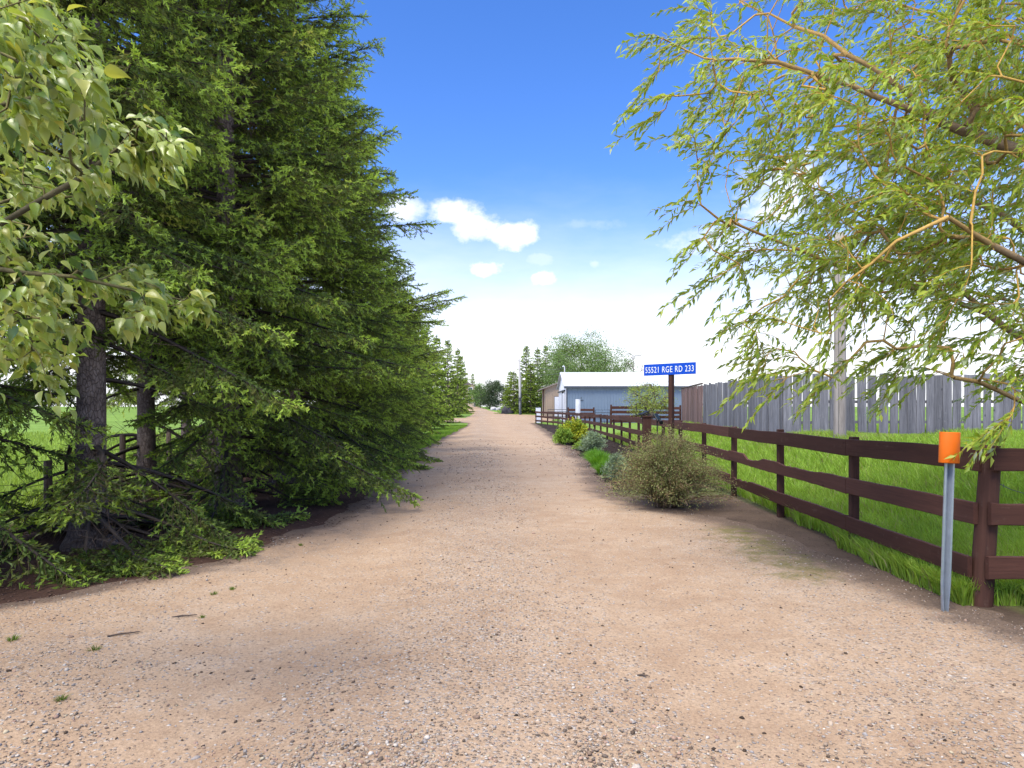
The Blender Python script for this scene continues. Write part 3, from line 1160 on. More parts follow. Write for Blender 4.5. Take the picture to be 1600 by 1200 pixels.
def build_power_pole():
    d = 18.3
    x = gx(1312, d)
    z = float(gh(x, d))
    t = empty('utility_pole', (x, d, z), 'thick weathered grey wooden pole standing in front of the tall board fence', 'pole')
    mb = MB()
    zs = np.linspace(-.4, 5.6, 12)
    mb.tube([(.012 * math.sin(q), 0, q) for q in zs], [.163 - .0055 * max(q, 0) for q in zs], 18)
    mb.build('shaft', M['pole'], t, smooth=True)
    mb = MB()
    mb.tube([(-.09, -.135, .2), (-.09, -.128, 2.4), (-.085, -.117, 5.4)], .006, 6)
    mb.build('ground_wire', M['wire'], t)


build_power_pole()


def build_board_fences():
    rng = random.Random(4)

    def run(t, a, b, pitch, wid, H, mat, gapp=.12, thick=.028, top_rail=False, hj=.05):
        a, b = Vector(a), Vector(b)
        d = b - a
        L = d.length
        u = d.normalized()
        ang = math.atan2(u.y, u.x)
        org = t.location
        cache = []
        for q in range(7):
            w, h = wid * (1 + rng.uniform(-.12, .1)), H + rng.uniform(-hj, hj)
            mb = MB()
            sl = rng.uniform(-.02, .02)
            seg = 4
            V = []
            for i in range(seg + 1):
                zz = i / seg
                bow = .008 * math.sin(zz * 3 + q)
                e = rng.uniform(-.004, .004)
                for sx, sy in ((-1, -1), (1, -1), (1, 1), (-1, 1)):
                    V.append((sx * w / 2 + bow + e, sy * thick / 2 + bow, zz * h + (sl * sx if i == seg else 0)))
            Fc = [(3, 2, 1, 0), tuple(4 * seg + i for i in range(4))]
            for i in range(seg):
                for j in range(4):
                    p, r = i * 4 + j, i * 4 + (j + 1) % 4
                    Fc.append((p, r, r + 4, p + 4))
            mb.add(V, Fc)
            cache.append((w, mb.mesh('board')))
        s = 0.0
        while s < L:
            w, me = cache[rng.randrange(7)]
            p = a + u * (s + w / 2)
            z = float(gh(p.x, p.y))
            o = obj('board', me, mat, t)
            o.location = Vector((p.x, p.y, z + rng.uniform(-.06, .0))) - org
            o.rotation_euler = (rng.uniform(-.006, .006), rng.uniform(-.012, .012), ang)
            s += w + rng.uniform(.004, .02) + (rng.uniform(.03, .09) if rng.random() < gapp else 0)
        n = Vector((-u.y, u.x, 0))
        for hz in (.45, H * .55):
            mb = MB()
            pa, pb = a + n * .055, b + n * .055
            k = 8
            pts = [pa.lerp(pb, i / k) for i in range(k + 1)]
            for i in range(k):
                p, q = pts[i], pts[i + 1]
                Mx = Matrix.Translation(Vector((p.x, p.y, float(gh(p.x, p.y)) + hz)) - org) @ Matrix.Rotation(ang, 4, 'Z')
                ll = (q - p).length
                mb.box((0, -.02, -.045), (ll - .002, .02, .045), Mx)
            mb.build('back_rail', mat, t)
        k = max(2, int(L / 2.4))
        pme = square_post('fence_post', .12, H * .93, .006)
        for i in range(k + 1):
            p = a + u * (L * i / k) + n * .14
            o = obj('fence_post', pme, M['post_field'], t)
            o.location = Vector((p.x, p.y, float(gh(p.x, p.y)))) - org
            o.rotation_euler = (0, 0, ang)
        if top_rail:
            mb = MB()
            p, q = a + n * .0, b + n * .0
            za = float(gh(p.x, p.y)) + H + .06
            zb = float(gh(q.x, q.y)) + H + .06
            mb.tube([(p.x - org.x, p.y - org.y, za - org.z), (q.x - org.x, q.y - org.y, zb - org.z)], .04, 6)
            mb.build('top_rail', M['post_field'], t)

    c = Vector((8.72, 22.0, 0))
    zc = float(gh(c.x, c.y))
    t = empty('board_fence', (c.x, c.y, zc), 'tall weathered grey vertical board fence across the paddock behind the pole', 'fence')
    run(t, (c.x + .02, c.y, 0), (19.0, 21.6, 0), .26, .262, 2.0, M['board_grey'], .34)
    e = (8.45, 30.2, 0)
    t = empty('board_fence', (e[0], e[1], float(gh(e[0], e[1]))), 'pale narrow-board grey fence running away from the corner behind the willow leaves', 'fence')
    run(t, e, (c.x - .03, c.y + .1, 0), .2, .20, 2.0, M['board_grey'], .05, .028, False, .04)
    g = (9.75, 39.2, 0)
    t = empty('russet_gate', (g[0], g[1], float(gh(g[0], g[1]))), 'faded russet vertical board gate leading on from the grey fence beside the sign', 'gate')
    run(t, g, (e[0], e[1] + .12, 0), .2, .19, 1.98, M['board_russet'], .02, .028, True, .02)


build_board_fences()


# ------------------------------------------------------------------ farm buildings
def ribbed(L, H0, pitch=.30, rib=.03):
    """plan outline of ribbed cladding along x, facing -y"""
    xs = []
    x = 0.0
    while x < L - 1e-6:
        e = min(x + pitch, L)
        w = e - x
        xs += [(x, 0), (x + w * .62, 0), (x + w * .70, -rib), (x + w * .9, -rib)]
        x = e
    xs.append((L, 0))
    return xs


def ribbed_wall(name, a, b, z0, z1, mat, parent, top=None, pitch=.30):
    """wall from a to b (xy); top: optional function of 0..1 for a gable"""
    a, b = Vector((a[0], a[1], 0)), Vector((b[0], b[1], 0))
    d = b - a
    L = d.length
    u = d.normalized()
    n = Vector((u.y, -u.x, 0))
    V, Fc = [], []
    pr = ribbed(L, z1, pitch)
    for x, y in pr:
        p = a + u * x - n * y
        zt = z1 if top is None else top(x / L)
        V.append((p.x, p.y, z0))
        V.append((p.x, p.y, zt))
    for i in range(len(pr) - 1):
        Fc.append((2 * i, 2 * i + 2, 2 * i + 3, 2 * i + 1))
    mb = MB()
    mb.add([Vector(v) - parent.location for v in V], Fc)
    o = mb.build(name, mat, parent)
    return o


def build_shed():
    x0, x1, y0, y1 = 5.62, 18.1, 70.0, 81.5
    zb, ze, zr = .05, 3.92, 5.55
    t = empty('metal_shed', (x0, y0, zb), 'long blue metal shed with a pale metal roof behind the corral gates', 'building')
    O = t.location
    ym = (y0 + y1) / 2
    ribbed_wall('front_wall', (x0, y0), (x1, y0), zb, ze, M['blue_metal'], t)
    ribbed_wall('back_wall', (x1, y1), (x0, y1), zb, ze, M['blue_metal'], t)
    gab = lambda u: ze + (zr - ze) * (1 - abs(2 * u - 1)) - .06
    ribbed_wall('gable_wall', (x0, y1), (x0, y0), zb, ze, M['white_metal'], t, gab)
    ribbed_wall('gable_wall', (x1, y0), (x1, y1), zb, ze, M['white_metal'], t, gab)
    # roof sheets with standing ribs
    for sgn in (0, 1):
        mb = MB()
        ya, yb = (y0 - .35, ym) if sgn == 0 else (ym, y1 + .35)
        za, zc = (ze - .1, zr) if sgn == 0 else (zr, ze - .1)
        mb.add([Vector(v) - O for v in [(x0 - .3, ya, za), (x1 + .3, ya, za), (x1 + .3, yb, zc), (x0 - .3, yb, zc),
                                        (x0 - .3, ya, za - .05), (x1 + .3, ya, za - .05), (x1 + .3, yb, zc - .05), (x0 - .3, yb, zc - .05)]],
               [(0, 1, 2, 3), (7, 6, 5, 4), (0, 4, 5, 1), (1, 5, 6, 2), (2, 6, 7, 3), (3, 7, 4, 0)])
        o = mb.build('roof', M['roof_metal'], t)
        mr = MB()
        x = x0
        while x < x1:
            mr.add([Vector(v) - O for v in [(x, ya + .02, za + .002), (x + .05, ya + .02, za + .002), (x + .05, yb - .02, zc + .002), (x, yb - .02, zc + .002),
                                            (x + .01, ya + .02, za + .035), (x + .04, ya + .02, za + .035), (x + .04, yb - .02, zc + .035), (x + .01, yb - .02, zc + .035)]],
                   [(4, 5, 6, 7), (0, 1, 5, 4), (1, 2, 6, 5), (2, 3, 7, 6), (3, 0, 4, 7)])
            x += .6
        mr.build('roof_rib', M['roof_metal'], o)
    mb = MB()
    mb.box((x0 - .31 - O.x, y0 - .37 - O.y, ze - .34 - O.z), (x1 + .31 - O.x, y0 - .352 - O.y, ze - .1 - O.z))
    mb.build('gutter', M['trim_dark'], t)
    mb = MB()
    mb.box((-.06, -.06, 0), (.05, .05, ze - zb - .05))
    mb.build('corner_trim', M['trim_dark'], t)
    # big sliding door and its dark track post on the road-side gable
    mb = MB()
    mb.box((-.12, 4.2, .05), (-.045, 10.4, 3.3))
    dr = mb.build('sliding_door', M['white_metal'], t)
    mb = MB()
    mb.box((-.16, 1.6, .05), (-.045, 4.1, 3.1))
    mb.build('sliding_door', M['white_metal'], t)
    mb = MB()
    mb.box((-.20, 4.11, 0), (-.10, 4.24, 3.4))
    mb.box((-.22, 1.4, 3.30), (-.05, 10.8, 3.44))
    mb.build('door_frame', M['trim_dark'], t)
    # small lamp bracket on the wall
    mb = MB()
    mb.tube([(1.45, -.03, 2.55), (1.45, -.25, 2.62), (1.45, -.3, 2.5)], .03, 6)
    mb.box((1.2, -.06, 2.3), (1.7, -.035, 2.36))
    mb.build('wall_lamp', M['trim_dark'], t)


build_shed()


def build_tan_building():
    y0 = 86.0
    x0, x1 = 3.85, 10.6
    zb = float(gh(5, y0)) - .1
    ze, zr = 4.1, 5.35
    t = empty('tan_workshop', (x0, y0, zb), 'tan ribbed workshop with a white door left of the blue shed', 'building')
    O = t.location
    xm = (x0 + x1) / 2
    top = lambda u: ze + (zr - ze) * (1 - abs(2 * u - 1)) - .05
    ribbed_wall('front_wall', (x0 + .35, y0), (x1, y0), zb, ze, M['tan_metal'], t, lambda u: top(u * .95 + .05))
    ribbed_wall('side_wall', (x0 + .35, y0 + 9), (x0 + .35, y0), zb, ze, M['tan_metal'], t)
    ribbed_wall('side_wall', (x1, y0), (x1, y0 + 9), zb, ze, M['tan_metal'], t)
    for s in (0, 1):
        xa, xb = (x0 - .35, xm) if s == 0 else (xm, x1 + .35)
        za, zc = (ze - .12, zr) if s == 0 else (zr, ze - .12)
        mb = MB()
        mb.add([Vector(v) - O for v in [(xa, y0 - .45, za), (xb, y0 - .45, zc), (xb, y0 + 9.3, zc), (xa, y0 + 9.3, za),
                                        (xa, y0 - .45, za - .16), (xb, y0 - .45, zc - .16), (xb, y0 + 9.3, zc - .16), (xa, y0 + 9.3, za - .16)]],
               [(0, 1, 2, 3), (7, 6, 5, 4), (0, 4, 5, 1), (1, 5, 6, 2), (2, 6, 7, 3), (3, 7, 4, 0)])
        mb.build('roof', M['roof_tan'], t)
    mb = MB()
    mb.box((1.52, -.09, .05), (2.42, -.035, 2.55))
    mb.build('door', M['white_metal'], t)
    mb = MB()
    mb.box((1.44, -.075, .05), (1.515, -.034, 2.65))
    mb.box((1.52, -.075, 2.56), (2.45, -.034, 2.65))
    mb.build('door_frame', M['roof_tan'], t)
    mb = MB()
    mb.box((.05, -.2, 0), (.17, -.08, ze - zb - .2))
    mb.build('porch_post', M['post_brown'], t)


build_tan_building()


def build_house():
    x0, x1, y0, y1 = -18.5, -9.9, 176.0, 186.0
    zb = float(gh(-12, 176))
    t = empty('farm_house', (x0, y0, zb), 'distant cream two-storey house at the end of the driveway behind the spruces', 'house')
    mb = MB()
    mb.box((0, 0, -.3), (x1 - x0, y1 - y0, 3.0))
    mb.box((1.0, .6, 3.0), (x1 - x0 - .2, y1 - y0 - 1, 5.6))
    w = mb.build('wall', M['cream'], t)
    mb = MB()
    mb.prism([(-.5, 3.0), (1.0, 3.0), (1.0, 4.0)], 1, -.5, y1 - y0 + .5)
    mb.build('lower_roof', M['shingle'], t)
    mb = MB()
    mb.prism([(.4, 5.6), (x1 - x0 + .3, 5.6), ((x1 - x0) / 2 + .3, 7.2)], 1, .2, y1 - y0 - .6)
    mb.build('upper_roof', M['shingle'], t)
    for x, z in ((5.2, 3.7), (7.2, 3.7), (5.2, .9), (7.2, .9)):
        mb = MB()
        dep = .6 if z > 3 else 0
        mb.box((x, dep - .06, z), (x + 1.1, dep - .03, z + 1.3))
        o = mb.build('window', M['white_metal'], t)
        mb = MB()
        mb.box((x + .1, dep - .07, z + .1), (x + 1.0, dep - .062, z + 1.2))
        mb.build('pane', M['glass'], o)


build_house()


def build_far_pole():
    d = 92.0
    x = gx(813, d)
    z = float(gh(x, d))
    t = empty('utility_pole', (x, d, z), 'slim pale pole standing before the far spruces left of the workshop', 'pole')
    h = at(811, 560, d).z - z
    mb = MB()
    mb.tube([(-.0, 0, -.5), (-.06, 0, h * .5), (-.2, 0, h)], [.19, .17, .14], 10)
    mb.build('shaft', M['pole_far'], t, smooth=True)
    mb = MB()
    mb.tube([(-.2, -.1, h - .2), (-.75, -.1, h - .12)], .04, 6)
    mb.box((-.95, -.2, h - .22), (-.6, 0, h - .06))
    mb.build('yard_light', M['white_metal'], t)
    mb = MB()
    mb.box((-.18, -.34, 1.8), (.16, -.17, 2.3))
    mb.build('meter_box', M['gate_steel'], t)
    mast = Vector((5.9, 76.5, 5.5))
    for i, (hz, end) in enumerate(((h - .3, mast + Vector((0, 0, .5))), (h - 1.5, mast + Vector((0, 0, .1))))):
        a = Vector((x - .15, d, z + hz))
        mb = MB()
        pts = [a.lerp(end, u) - Vector((0, 0, .5 * math.sin(math.pi * u))) for u in np.linspace(0, 1, 14)]
        mb.tube([p - pts[0] for p in pts], .022, 5)
        o = mb.build('overhead_wire', M['wire'])
        o.location = pts[0]
        tag(o, ('upper' if i == 0 else 'lower') + ' pale wire strung from the far pole to the shed roof', 'wire', 'overhead wires')
    # service mast on the shed roof that the wires reach
    o = empty('service_mast', (5.9, 76.5, 5.2), 'small white service mast on the left end of the shed roof', 'mast')
    mb = MB()
    mb.tube([(0, 0, -.1), (0, 0, .95)], .05, 8)
    mb.build('pipe', M['white_metal'], o)
    mb = MB()
    mb.tube([(0, 0, .95), (-.1, 0, 1.08), (-.24, 0, 1.0)], [.07, .09, .06], 8)
    mb.build('weather_head', M['white_metal'], o)


build_far_pole()


def build_corral():
    # board corral panels before the shed
    y = 49.0
    zg = lambda x: float(gh(x, y))

    def panel(xa, xb, yy, label, rails, zt):
        t = empty('corral_panel', (xa, yy, zg((xa + xb) / 2)), label, 'fence', 'brown corral panels before the shed')
        mb_ = [square_post('post', .12, zt + .12, .006)]
        n = max(1, int((xb - xa) / 2.2))
        for i in range(n + 1):
            o = obj('post', mb_[0], M['post_brown'], t)
            o.location = ((xb - xa) * i / n, .06, 0)
        for k in range(rails):
            me = board_mesh('rail', xb - xa, .2, .04, 6, None, k)
            o = obj('rail', me, M['fence_brown'], t)
            o.location = (0, -.03, zt - .1 - k * .32)
    panel(gx(955, y), gx(1012, y), y, 'nearer brown board corral panel in front of the blue shed', 4, 1.62 - zg(7.5))
    panel(gx(1013, y), gx(1066, y), y + .5, 'right hand brown board corral panel ending beside the russet gate', 4, 1.66 - zg(10.5))
    yy = 58.0
    panel(gx(888, yy), gx(928, yy), yy, 'dark two-rail corral panel in front of the shed corner', 3, 1.45)

    def gate(xa, xb, yy, label):
        t = empty('tube_gate', (xa, yy, float(gh((xa + xb) / 2, yy))), label, 'gate', 'tubular steel farm gates')
        L = xb - xa
        mb = MB()
        mb.tube([(0, 0, .2), (0, 0, 1.4), (L, 0, 1.4), (L, 0, .2), (0, 0, .2)], .03, 6)
        mb.build('frame', M['gate_steel'], t)
        for z in (.45, .7, .95, 1.18):
            mb = MB()
            mb.tube([(0, 0, z), (L, 0, z)], .022, 6)
            mb.build('bar', M['gate_steel'], t)
        mb = MB()
        mb.tube([(L * .35, 0, .2), (L * .5, 0, 1.4), (L * .65, 0, .2)], .022, 6)
        mb.build('brace', M['gate_steel'], t)
    gate(gx(930, 54), gx(953, 54), 54, 'steel tube gate with crossed braces in front of the blue shed wall')
    gate(gx(856, 69), gx(885, 69), 68.6, 'steel tube gate before the white shed door at the fence end')
    # white post by the gates
    d = 56.0
    x = gx(902, d)
    t = empty('white_post', (x, d, float(gh(x, d))), 'tall white painted post in front of the blue shed', 'post')
    mb = MB()
    mb.box((-.14, -.1, -.3), (.14, .1, at(902, 624, d).z))
    mb.build('post_shaft', M['white_post'], t, .012)
    mb = MB()
    mb.box((.16, -.05, -.3), (.24, .05, at(906, 624, d).z - .02))
    mb.build('side_batten', M['white_post'], t, .008)
    # white box at the end of the rail fence
    t = empty('utility_box', (gx(841, 70), 70, 0), 'small white utility box at the far end of the rail fence', 'box')
    mb = MB()
    mb.box((-.25, -.2, -.1), (.25, .2, 1.62))
    mb.build('cabinet', M['white_metal'], t, .02)
    mb = MB()
    mb.box((-.28, -.23, 1.621), (.28, .23, 1.68))
    mb.build('lid', M['gate_steel'], t, .01)


build_corral()


def build_boulders():
    for i, (px, d, s, mt, lab) in enumerate(((771, 128, .55, 'boulder', 'left pale boulder on the far lawn'), (779, 126, .5, 'boulder', 'right pale boulder on the far lawn'),
                                             (793, 97, .8, 'boulder_dark', 'dark mounded rock at the foot of the far spruces'))):
        rng = np.random.default_rng(60 + i)
        V = ICO.copy()
        for _ in range(2):
            pass
        import bmesh
        bm = bmesh.new()
        bmesh.ops.create_icosphere(bm, subdivisions=3, radius=1.0)
        for v in bm.verts:
            p = v.co
            k = 1 + .25 * math.sin(p.x * 2.3 + i) * math.cos(p.y * 3 + p.z * 2) + .08 * math.sin(p.x * 9 + p.z * 7)
            v.co = Vector((p.x * s * k * 1.2, p.y * s * k, p.z * s * k * (1.0 if i == 2 else .85)))
        for f in bm.faces:
            f.smooth = True
        me = bpy.data.meshes.new('boulder')
        bm.to_mesh(me)
        bm.free()
        x = gx(px, d)
        o = obj('boulder', me, M[mt])
        o.location = (x, d, float(gh(x, d)) + .3 * s)
        tag(o, lab, 'rock')


build_boulders()


def build_field_fence():
    pts = [(-5.5, 6.1), (-6.2, 9.1), (-6.95, 12.15), (-7.65, 15.2), (-8.4, 18.3), (-9.1, 21.4)]
    t = empty('wire_fence', (pts[0][0], pts[0][1], 0), 'weathered post and wire field fence behind the spruce trunks', 'fence')
    O = t.location
    for i, (x, y) in enumerate(pts):
        z = float(gh(x, y))
        mb = MB()
        h = 1.2 if i != 1 else .95
        mb.tube([(0, 0, -.3), (.02, 0, h * .5), (.01 * (i % 3 - 1), .02, h)], [.058, .053, .05], 9)
        o = mb.build('post', M['post_field'], t, smooth=True)
        o.location = Vector((x, y, z)) - O
    for hz in (.35, .65, .95):
        mb = MB()
        mb.tube([Vector((x, y, float(gh(x, y)) + hz)) - O for x, y in pts], .004, 4)
        mb.build('wire', M['wire'], t)


build_field_fence()


# ------------------------------------------------------------------ foliage templates (along, side, normal)
def shoot_template(n=9, seed=0):
    """bottle-brush spruce shoot: one triangle per tuft of needles"""
    V, Fc = [], []
    for i in range(n):
        a = i * 2.39996 + seed
        u = .04 + .80 * i / (n - 1)
        r = .5 * (1 - .45 * u)
        c, s = math.cos(a), math.sin(a)
        w = .12
        V += [(u - w, -s * .10, c * .10), (u + w, s * .10, -c * .10), (u + .26, c * r, s * r)]
        Fc.append((3 * i, 3 * i + 1, 3 * i + 2))
    return np.array(V), np.array(Fc)


SHOOT, SHOOTF = shoot_template(8)
SHOOT_FAR = np.array([(0, 0, 0), (.45, .5, 0), (1, 0, 0), (.45, -.5, 0), (0, 0, 0), (.45, 0, .5), (1, 0, 0), (.45, 0, -.5)], float)
SHOOT_FARF = np.array([[0, 1, 2], [0, 2, 3], [4, 5, 6], [4, 6, 7]])
POP = np.array([(0, 0, 0), (.12, .34, .10), (.12, -.34, .10), (.30, .50, .20), (.30, -.50, .20), (.22, 0, -.03), (.52, .42, .12), (.52, -.42, .12), (.50, 0, -.12),
                (.76, .20, -.10), (.76, -.20, -.10), (.78, 0, -.26), (1.02, 0, -.55), (-.5, .012, .18), (-.5, -.012, .18)], float)
POPF = np.array([[0, 5, 1], [0, 2, 5], [1, 5, 3], [2, 4, 5], [3, 5, 8], [3, 8, 6], [4, 8, 5], [4, 7, 8], [6, 8, 11], [6, 11, 9], [7, 11, 8], [7, 10, 11], [9, 11, 12], [10, 12, 11], [13, 14, 0]])
WIL = np.array([(0, 0, 0), (.4, .5, .22), (.4, -.5, .22), (.45, 0, -.05), (1, 0, -.8)], float)
WILF = np.array([[0, 3, 1], [0, 2, 3], [1, 3, 4], [2, 4, 3]])
DIA = np.array([(0, 0, 0), (.5, .5, .1), (1, 0, 0), (.5, -.5, .1)], float)
DIAF = np.array([[0, 1, 2], [0, 2, 3]])


# ------------------------------------------------------------------ spruces
def spruce(seed, H, R, expo=.55, near=True, bare=2.4, zfull=9.0, thin=1.0, extra=(), shade=None, gap_z=None):
    """returns trunk, branch and needle meshes of one tree standing at the origin"""
    rng = np.random.default_rng(seed)
    fol, seg0, seg1, sr0, sr1, scol = [], [], [], [], [], []
    z = .22
    step = .25 if near else .42
    fp, fd, fl, fw, fc = [], [], [], [], []
    az0 = rng.uniform(0, 6)
    jobs = []
    while z < H - .15:
        t = (H - z) / H
        nb = int((6 if near else 7) * (1 if t > .25 else .8))
        az0 += 2.4
        for b in range(nb):
            az = az0 + 2 * np.pi * b / nb + rng.normal(0, .25)
            zb = z + rng.uniform(-.12, .12)
            lobe = 1 + .20 * math.sin(az * 2 + z * 1.9 + seed) * math.sin(z * 2.7 + seed * .3 + az)
            L = R * (t ** expo) * rng.uniform(.66, 1.10) * lobe
            if rng.random() < .07:
                L *= 1.2
            if zb < 1.0:
                L *= rng.uniform(.75, 1.0)
            L = max(L, .22)
            if zb < bare and rng.random() < .35:
                continue
            if shade is not None and zb < 3.0 and math.cos(az - shade) > .15:
                continue
            if gap_z is not None and gap_z[0] < zb < gap_z[1] and rng.random() < .72:
                continue
            e0 = math.radians(-4 + 42 * (1 - t) ** 1.3 + rng.normal(0, 9))
            jobs.append((zb, az, L, e0, .55 * t + (.12 if zb < 1.6 else 0), .30 * t))
        z += step * (1.0 if t > .3 else .8) * rng.uniform(.85, 1.15)
    for zb, az, L, e0 in extra:
        jobs.append((zb, az, L, math.radians(e0), .12, .05))
    for zb, az, L, e0, sag, up in jobs:
        if True:
            t = (H - zb) / H
            dens = (1.0 if zb < zfull else .45) * thin
            low = zb < bare
            tone = rng.normal(0, .16)
            ns = 8 if near else 4
            s = np.linspace(0, 1, ns + 1)
            bend = rng.normal(0, .16)

            def curve(s):
                a = az + bend * s
                h = L * s
                zz = zb + L * (math.tan(e0) * s - sag * s ** 2 + up * s ** 3)
                return np.stack([np.cos(a) * h, np.sin(a) * h, np.maximum(zz, .06 + .05 * s)], -1)
            P = curve(s)
            r0 = .010 + .012 * L if near else .02 + .008 * L
            rr = r0 * (1 - .85 * s)
            seg0.append(P[:-1]); seg1.append(P[1:]); sr0.append(rr[:-1]); sr1.append(rr[1:])
            dead = low
            scol.append(np.tile(np.array([.075, .06, .05]) * rng.uniform(.7, 1.2), (ns, 1)))
            # side branchlets, left and right
            sp = .085 if near else .15
            m = max(3, int(L / sp))
            s0 = .50 if low else .20
            q = s0 + (1 - s0) * (np.arange(m) + rng.random(m)) / m
            q = np.repeat(q, 2)
            side = np.tile([1.0, -1.0], m)
            if dens < 1:
                kk = rng.random(len(q)) < dens ** .5
                q, side = q[kk], side[kk]
            if len(q) == 0:
                continue
            B = curve(q)
            T = unit(curve(np.minimum(q + .05, 1.05)) - curve(q - .05))
            Sd = unit(np.cross(T, [0, 0, 1.0]))
            ang = rng.uniform(.45, 1.25, len(q))
            ll = np.clip((.13 + .36 * L * (1 - q)) * rng.uniform(.6, 1.25, len(q)), .09, .62)
            D = T * np.cos(ang)[:, None] + Sd * (side * np.sin(ang))[:, None]
            D[:, 2] += rng.normal(-.12, .24, len(q)) - .20 * t
            D = unit(D)
            E = B + D * ll[:, None]
            E[:, 2] = np.maximum(E[:, 2] - .22 * ll * t, .04)
            if near:
                seg0.append(B); seg1.append(E)
                sr0.append(np.full(len(q), .0055)); sr1.append(np.full(len(q), .0025))
                scol.append(np.tile([.085, .068, .035], (len(q), 1)))
                # bare dead twigs nearer the trunk
                kd = int(L * (9 if low else 4))
                if kd and zb < 6:
                    qd = rng.uniform(.12, s0 + .1, kd)
                    Bd = curve(qd)
                    Dd = unit(rng.normal(size=(kd, 3)) * [1, 1, .7] + [0, 0, -.25])
                    seg0.append(Bd); seg1.append(Bd + Dd * rng.uniform(.15, .5, (kd, 1)))
                    sr0.append(np.full(kd, .0045)); sr1.append(np.full(kd, .0018))
                    scol.append(np.tile(np.array([.17, .12, .085]), (kd, 1)) * rng.uniform(.6, 1.3, (kd, 1)))
            # shoots along each branchlet
            gap = .060 if near else .12
            k = np.maximum(2, (ll / gap * dens).astype(int))
            ix = np.repeat(np.arange(len(q)), k)
            u = np.concatenate([(np.arange(c) + .6) / c for c in k])
            n = len(ix)
            Pp = B[ix] + (E - B)[ix] * u[:, None]
            Dl = unit(E - B)[ix]
            Sl, Nl = frames(Dl)
            sg = np.where(np.arange(n) % 2 == 0, 1.0, -1.0)
            a2 = rng.uniform(.45, 1.0, n) * (u < .97)
            dd = Dl * np.cos(a2)[:, None] + Sl * (sg * np.sin(a2))[:, None] + Nl * rng.normal(.05, .35, (n, 1))
            dd[:, 2] -= .15
            new = (u > .66) & (rng.random(n) < .80) | (rng.random(n) < .10)
            new &= rng.random(n) < (.92 if not dead else .75)
            old = np.array([.118, .178, .040]); oliv = np.array([.190, .205, .048]); fresh = np.array([.39, .56, .075])
            f = rng.random((n, 1)) ** 1.5
            c = (old * (1 - f) + oliv * f)
            c = np.where(new[:, None], fresh * (.65 + .5 * rng.random((n, 1))), c) * (1 + tone)
            fp.append(Pp); fd.append(dd); fc.append(c)
            fl.append(np.where(new, 1.02, 1.0) * rng.uniform(.8, 1.25, n)); fw.append(np.where(new, 1.15, .85))
            # shoots straight on the leading end
            kt = max(2, int(L * (1 - s0) / (.04 if near else .2)))
            qt = np.linspace(s0, 1, kt)
            Tt = unit(curve(np.minimum(qt + .04, 1.04)) - curve(qt - .04))
            jt = Tt + rng.normal(0, .35, (kt, 3))
            fp.append(curve(qt)); fd.append(jt)
            fc.append(np.where((qt > .9)[:, None], fresh * .9, old * 1.1) * (1 + tone))
            fl.append(np.ones(kt)); fw.append(np.ones(kt))
    # leader
    kt = 14
    fp.append(np.stack([np.zeros(kt), np.zeros(kt), np.linspace(H - .5, H, kt)], 1))
    fd.append(unit(rng.normal(size=(kt, 3)) * .6 + [0, 0, 1]))
    fc.append(np.tile([.13, .2, .04], (kt, 1))); fl.append(np.ones(kt)); fw.append(np.ones(kt))
    P, D, C = np.concatenate(fp), unit(np.concatenate(fd)), np.concatenate(fc)
    Ls, Ws = np.concatenate(fl), np.concatenate(fw)
    roll = rng.uniform(0, 6.28, (len(P), 1))
    S, N = frames(D)
    S, N = S * np.cos(roll) + N * np.sin(roll), N * np.cos(roll) - S * np.sin(roll)
    if near:
        V, Fc, CC = stamp(SHOOT, SHOOTF, P, D, S, N, .138 * Ls, .076 * Ws, C)
    else:
        V, Fc, CC = stamp(SHOOT_FAR, SHOOT_FARF, P, D, S, N, .21 * Ls, .095 * Ws, C)
    V[:, 2] = np.maximum(V[:, 2], .01)
    crown = np_mesh('crown', V, Fc, np.clip(CC, .004, .6))
    A, B_ = np.concatenate(seg0), np.concatenate(seg1)
    WV, WF = tubes(A, B_, np.concatenate(sr0), np.concatenate(sr1), 3)
    kk = 6
    limbs = np_mesh('limbs', WV, WF, np.repeat(np.concatenate(scol), kk, 0), True)
    mb = MB()
    zs = np.concatenate([[-.3, 0, .12, .35], np.linspace(.8, H - .1, 14)])
    tr = .19 * H / 13 if near else .16 * H / 9
    rad = [tr * (1.75 if q < .02 else 1.4 if q < .2 else 1.15 if q < .5 else 1.0) * max(.08, (1 - q / H)) ** .85 for q in zs]
    mb.tube([(.02 * math.sin(q * .7 + seed), .02 * math.cos(q * .5 + seed), q) for q in zs], rad, 16 if near else 8)
    trunk = mb.mesh('trunk', smooth=True)
    # knots and old branch stubs on the trunk
    stubs = None
    if near:
        mb = MB()
        for i in range(26):
            zz, a = rng.uniform(.3, 3.2), rng.uniform(0, 6.28)
            r = tr * 1.02 * (1 - zz / H) ** .85
            d = Vector((math.cos(a), math.sin(a), rng.uniform(-.2, .1)))
            p = Vector((math.cos(a) * r * .9, math.sin(a) * r * .9, zz))
            mb.tube([p, p + d * .035, p + d * rng.uniform(.05, .16)], [.030, .020, .010], 6)
        stubs = mb.mesh('branch_stubs')
    return trunk, limbs, crown, stubs


def plant_spruce(proto, x, y, label, scale=(1, 1), rz=0.0, group='spruces lining the left side of the driveway', tilt=0.0):
    t = empty('spruce_tree', (x, y, float(gh(x, y))), label, 'tree', group, rz)
    t.scale = (scale[0], scale[0], scale[1])
    t.rotation_euler = (tilt, 0, rz)
    obj('trunk', proto[0], M['bark'], t)
    tag(obj('limbs', proto[1], M['wood_tint'], t), kind='stuff')
    obj('crown', proto[2], M['spruce'], t)
    if proto[3] is not None:
        tag(obj('branch_stubs', proto[3], M['bark'], t), kind='stuff')
    return t


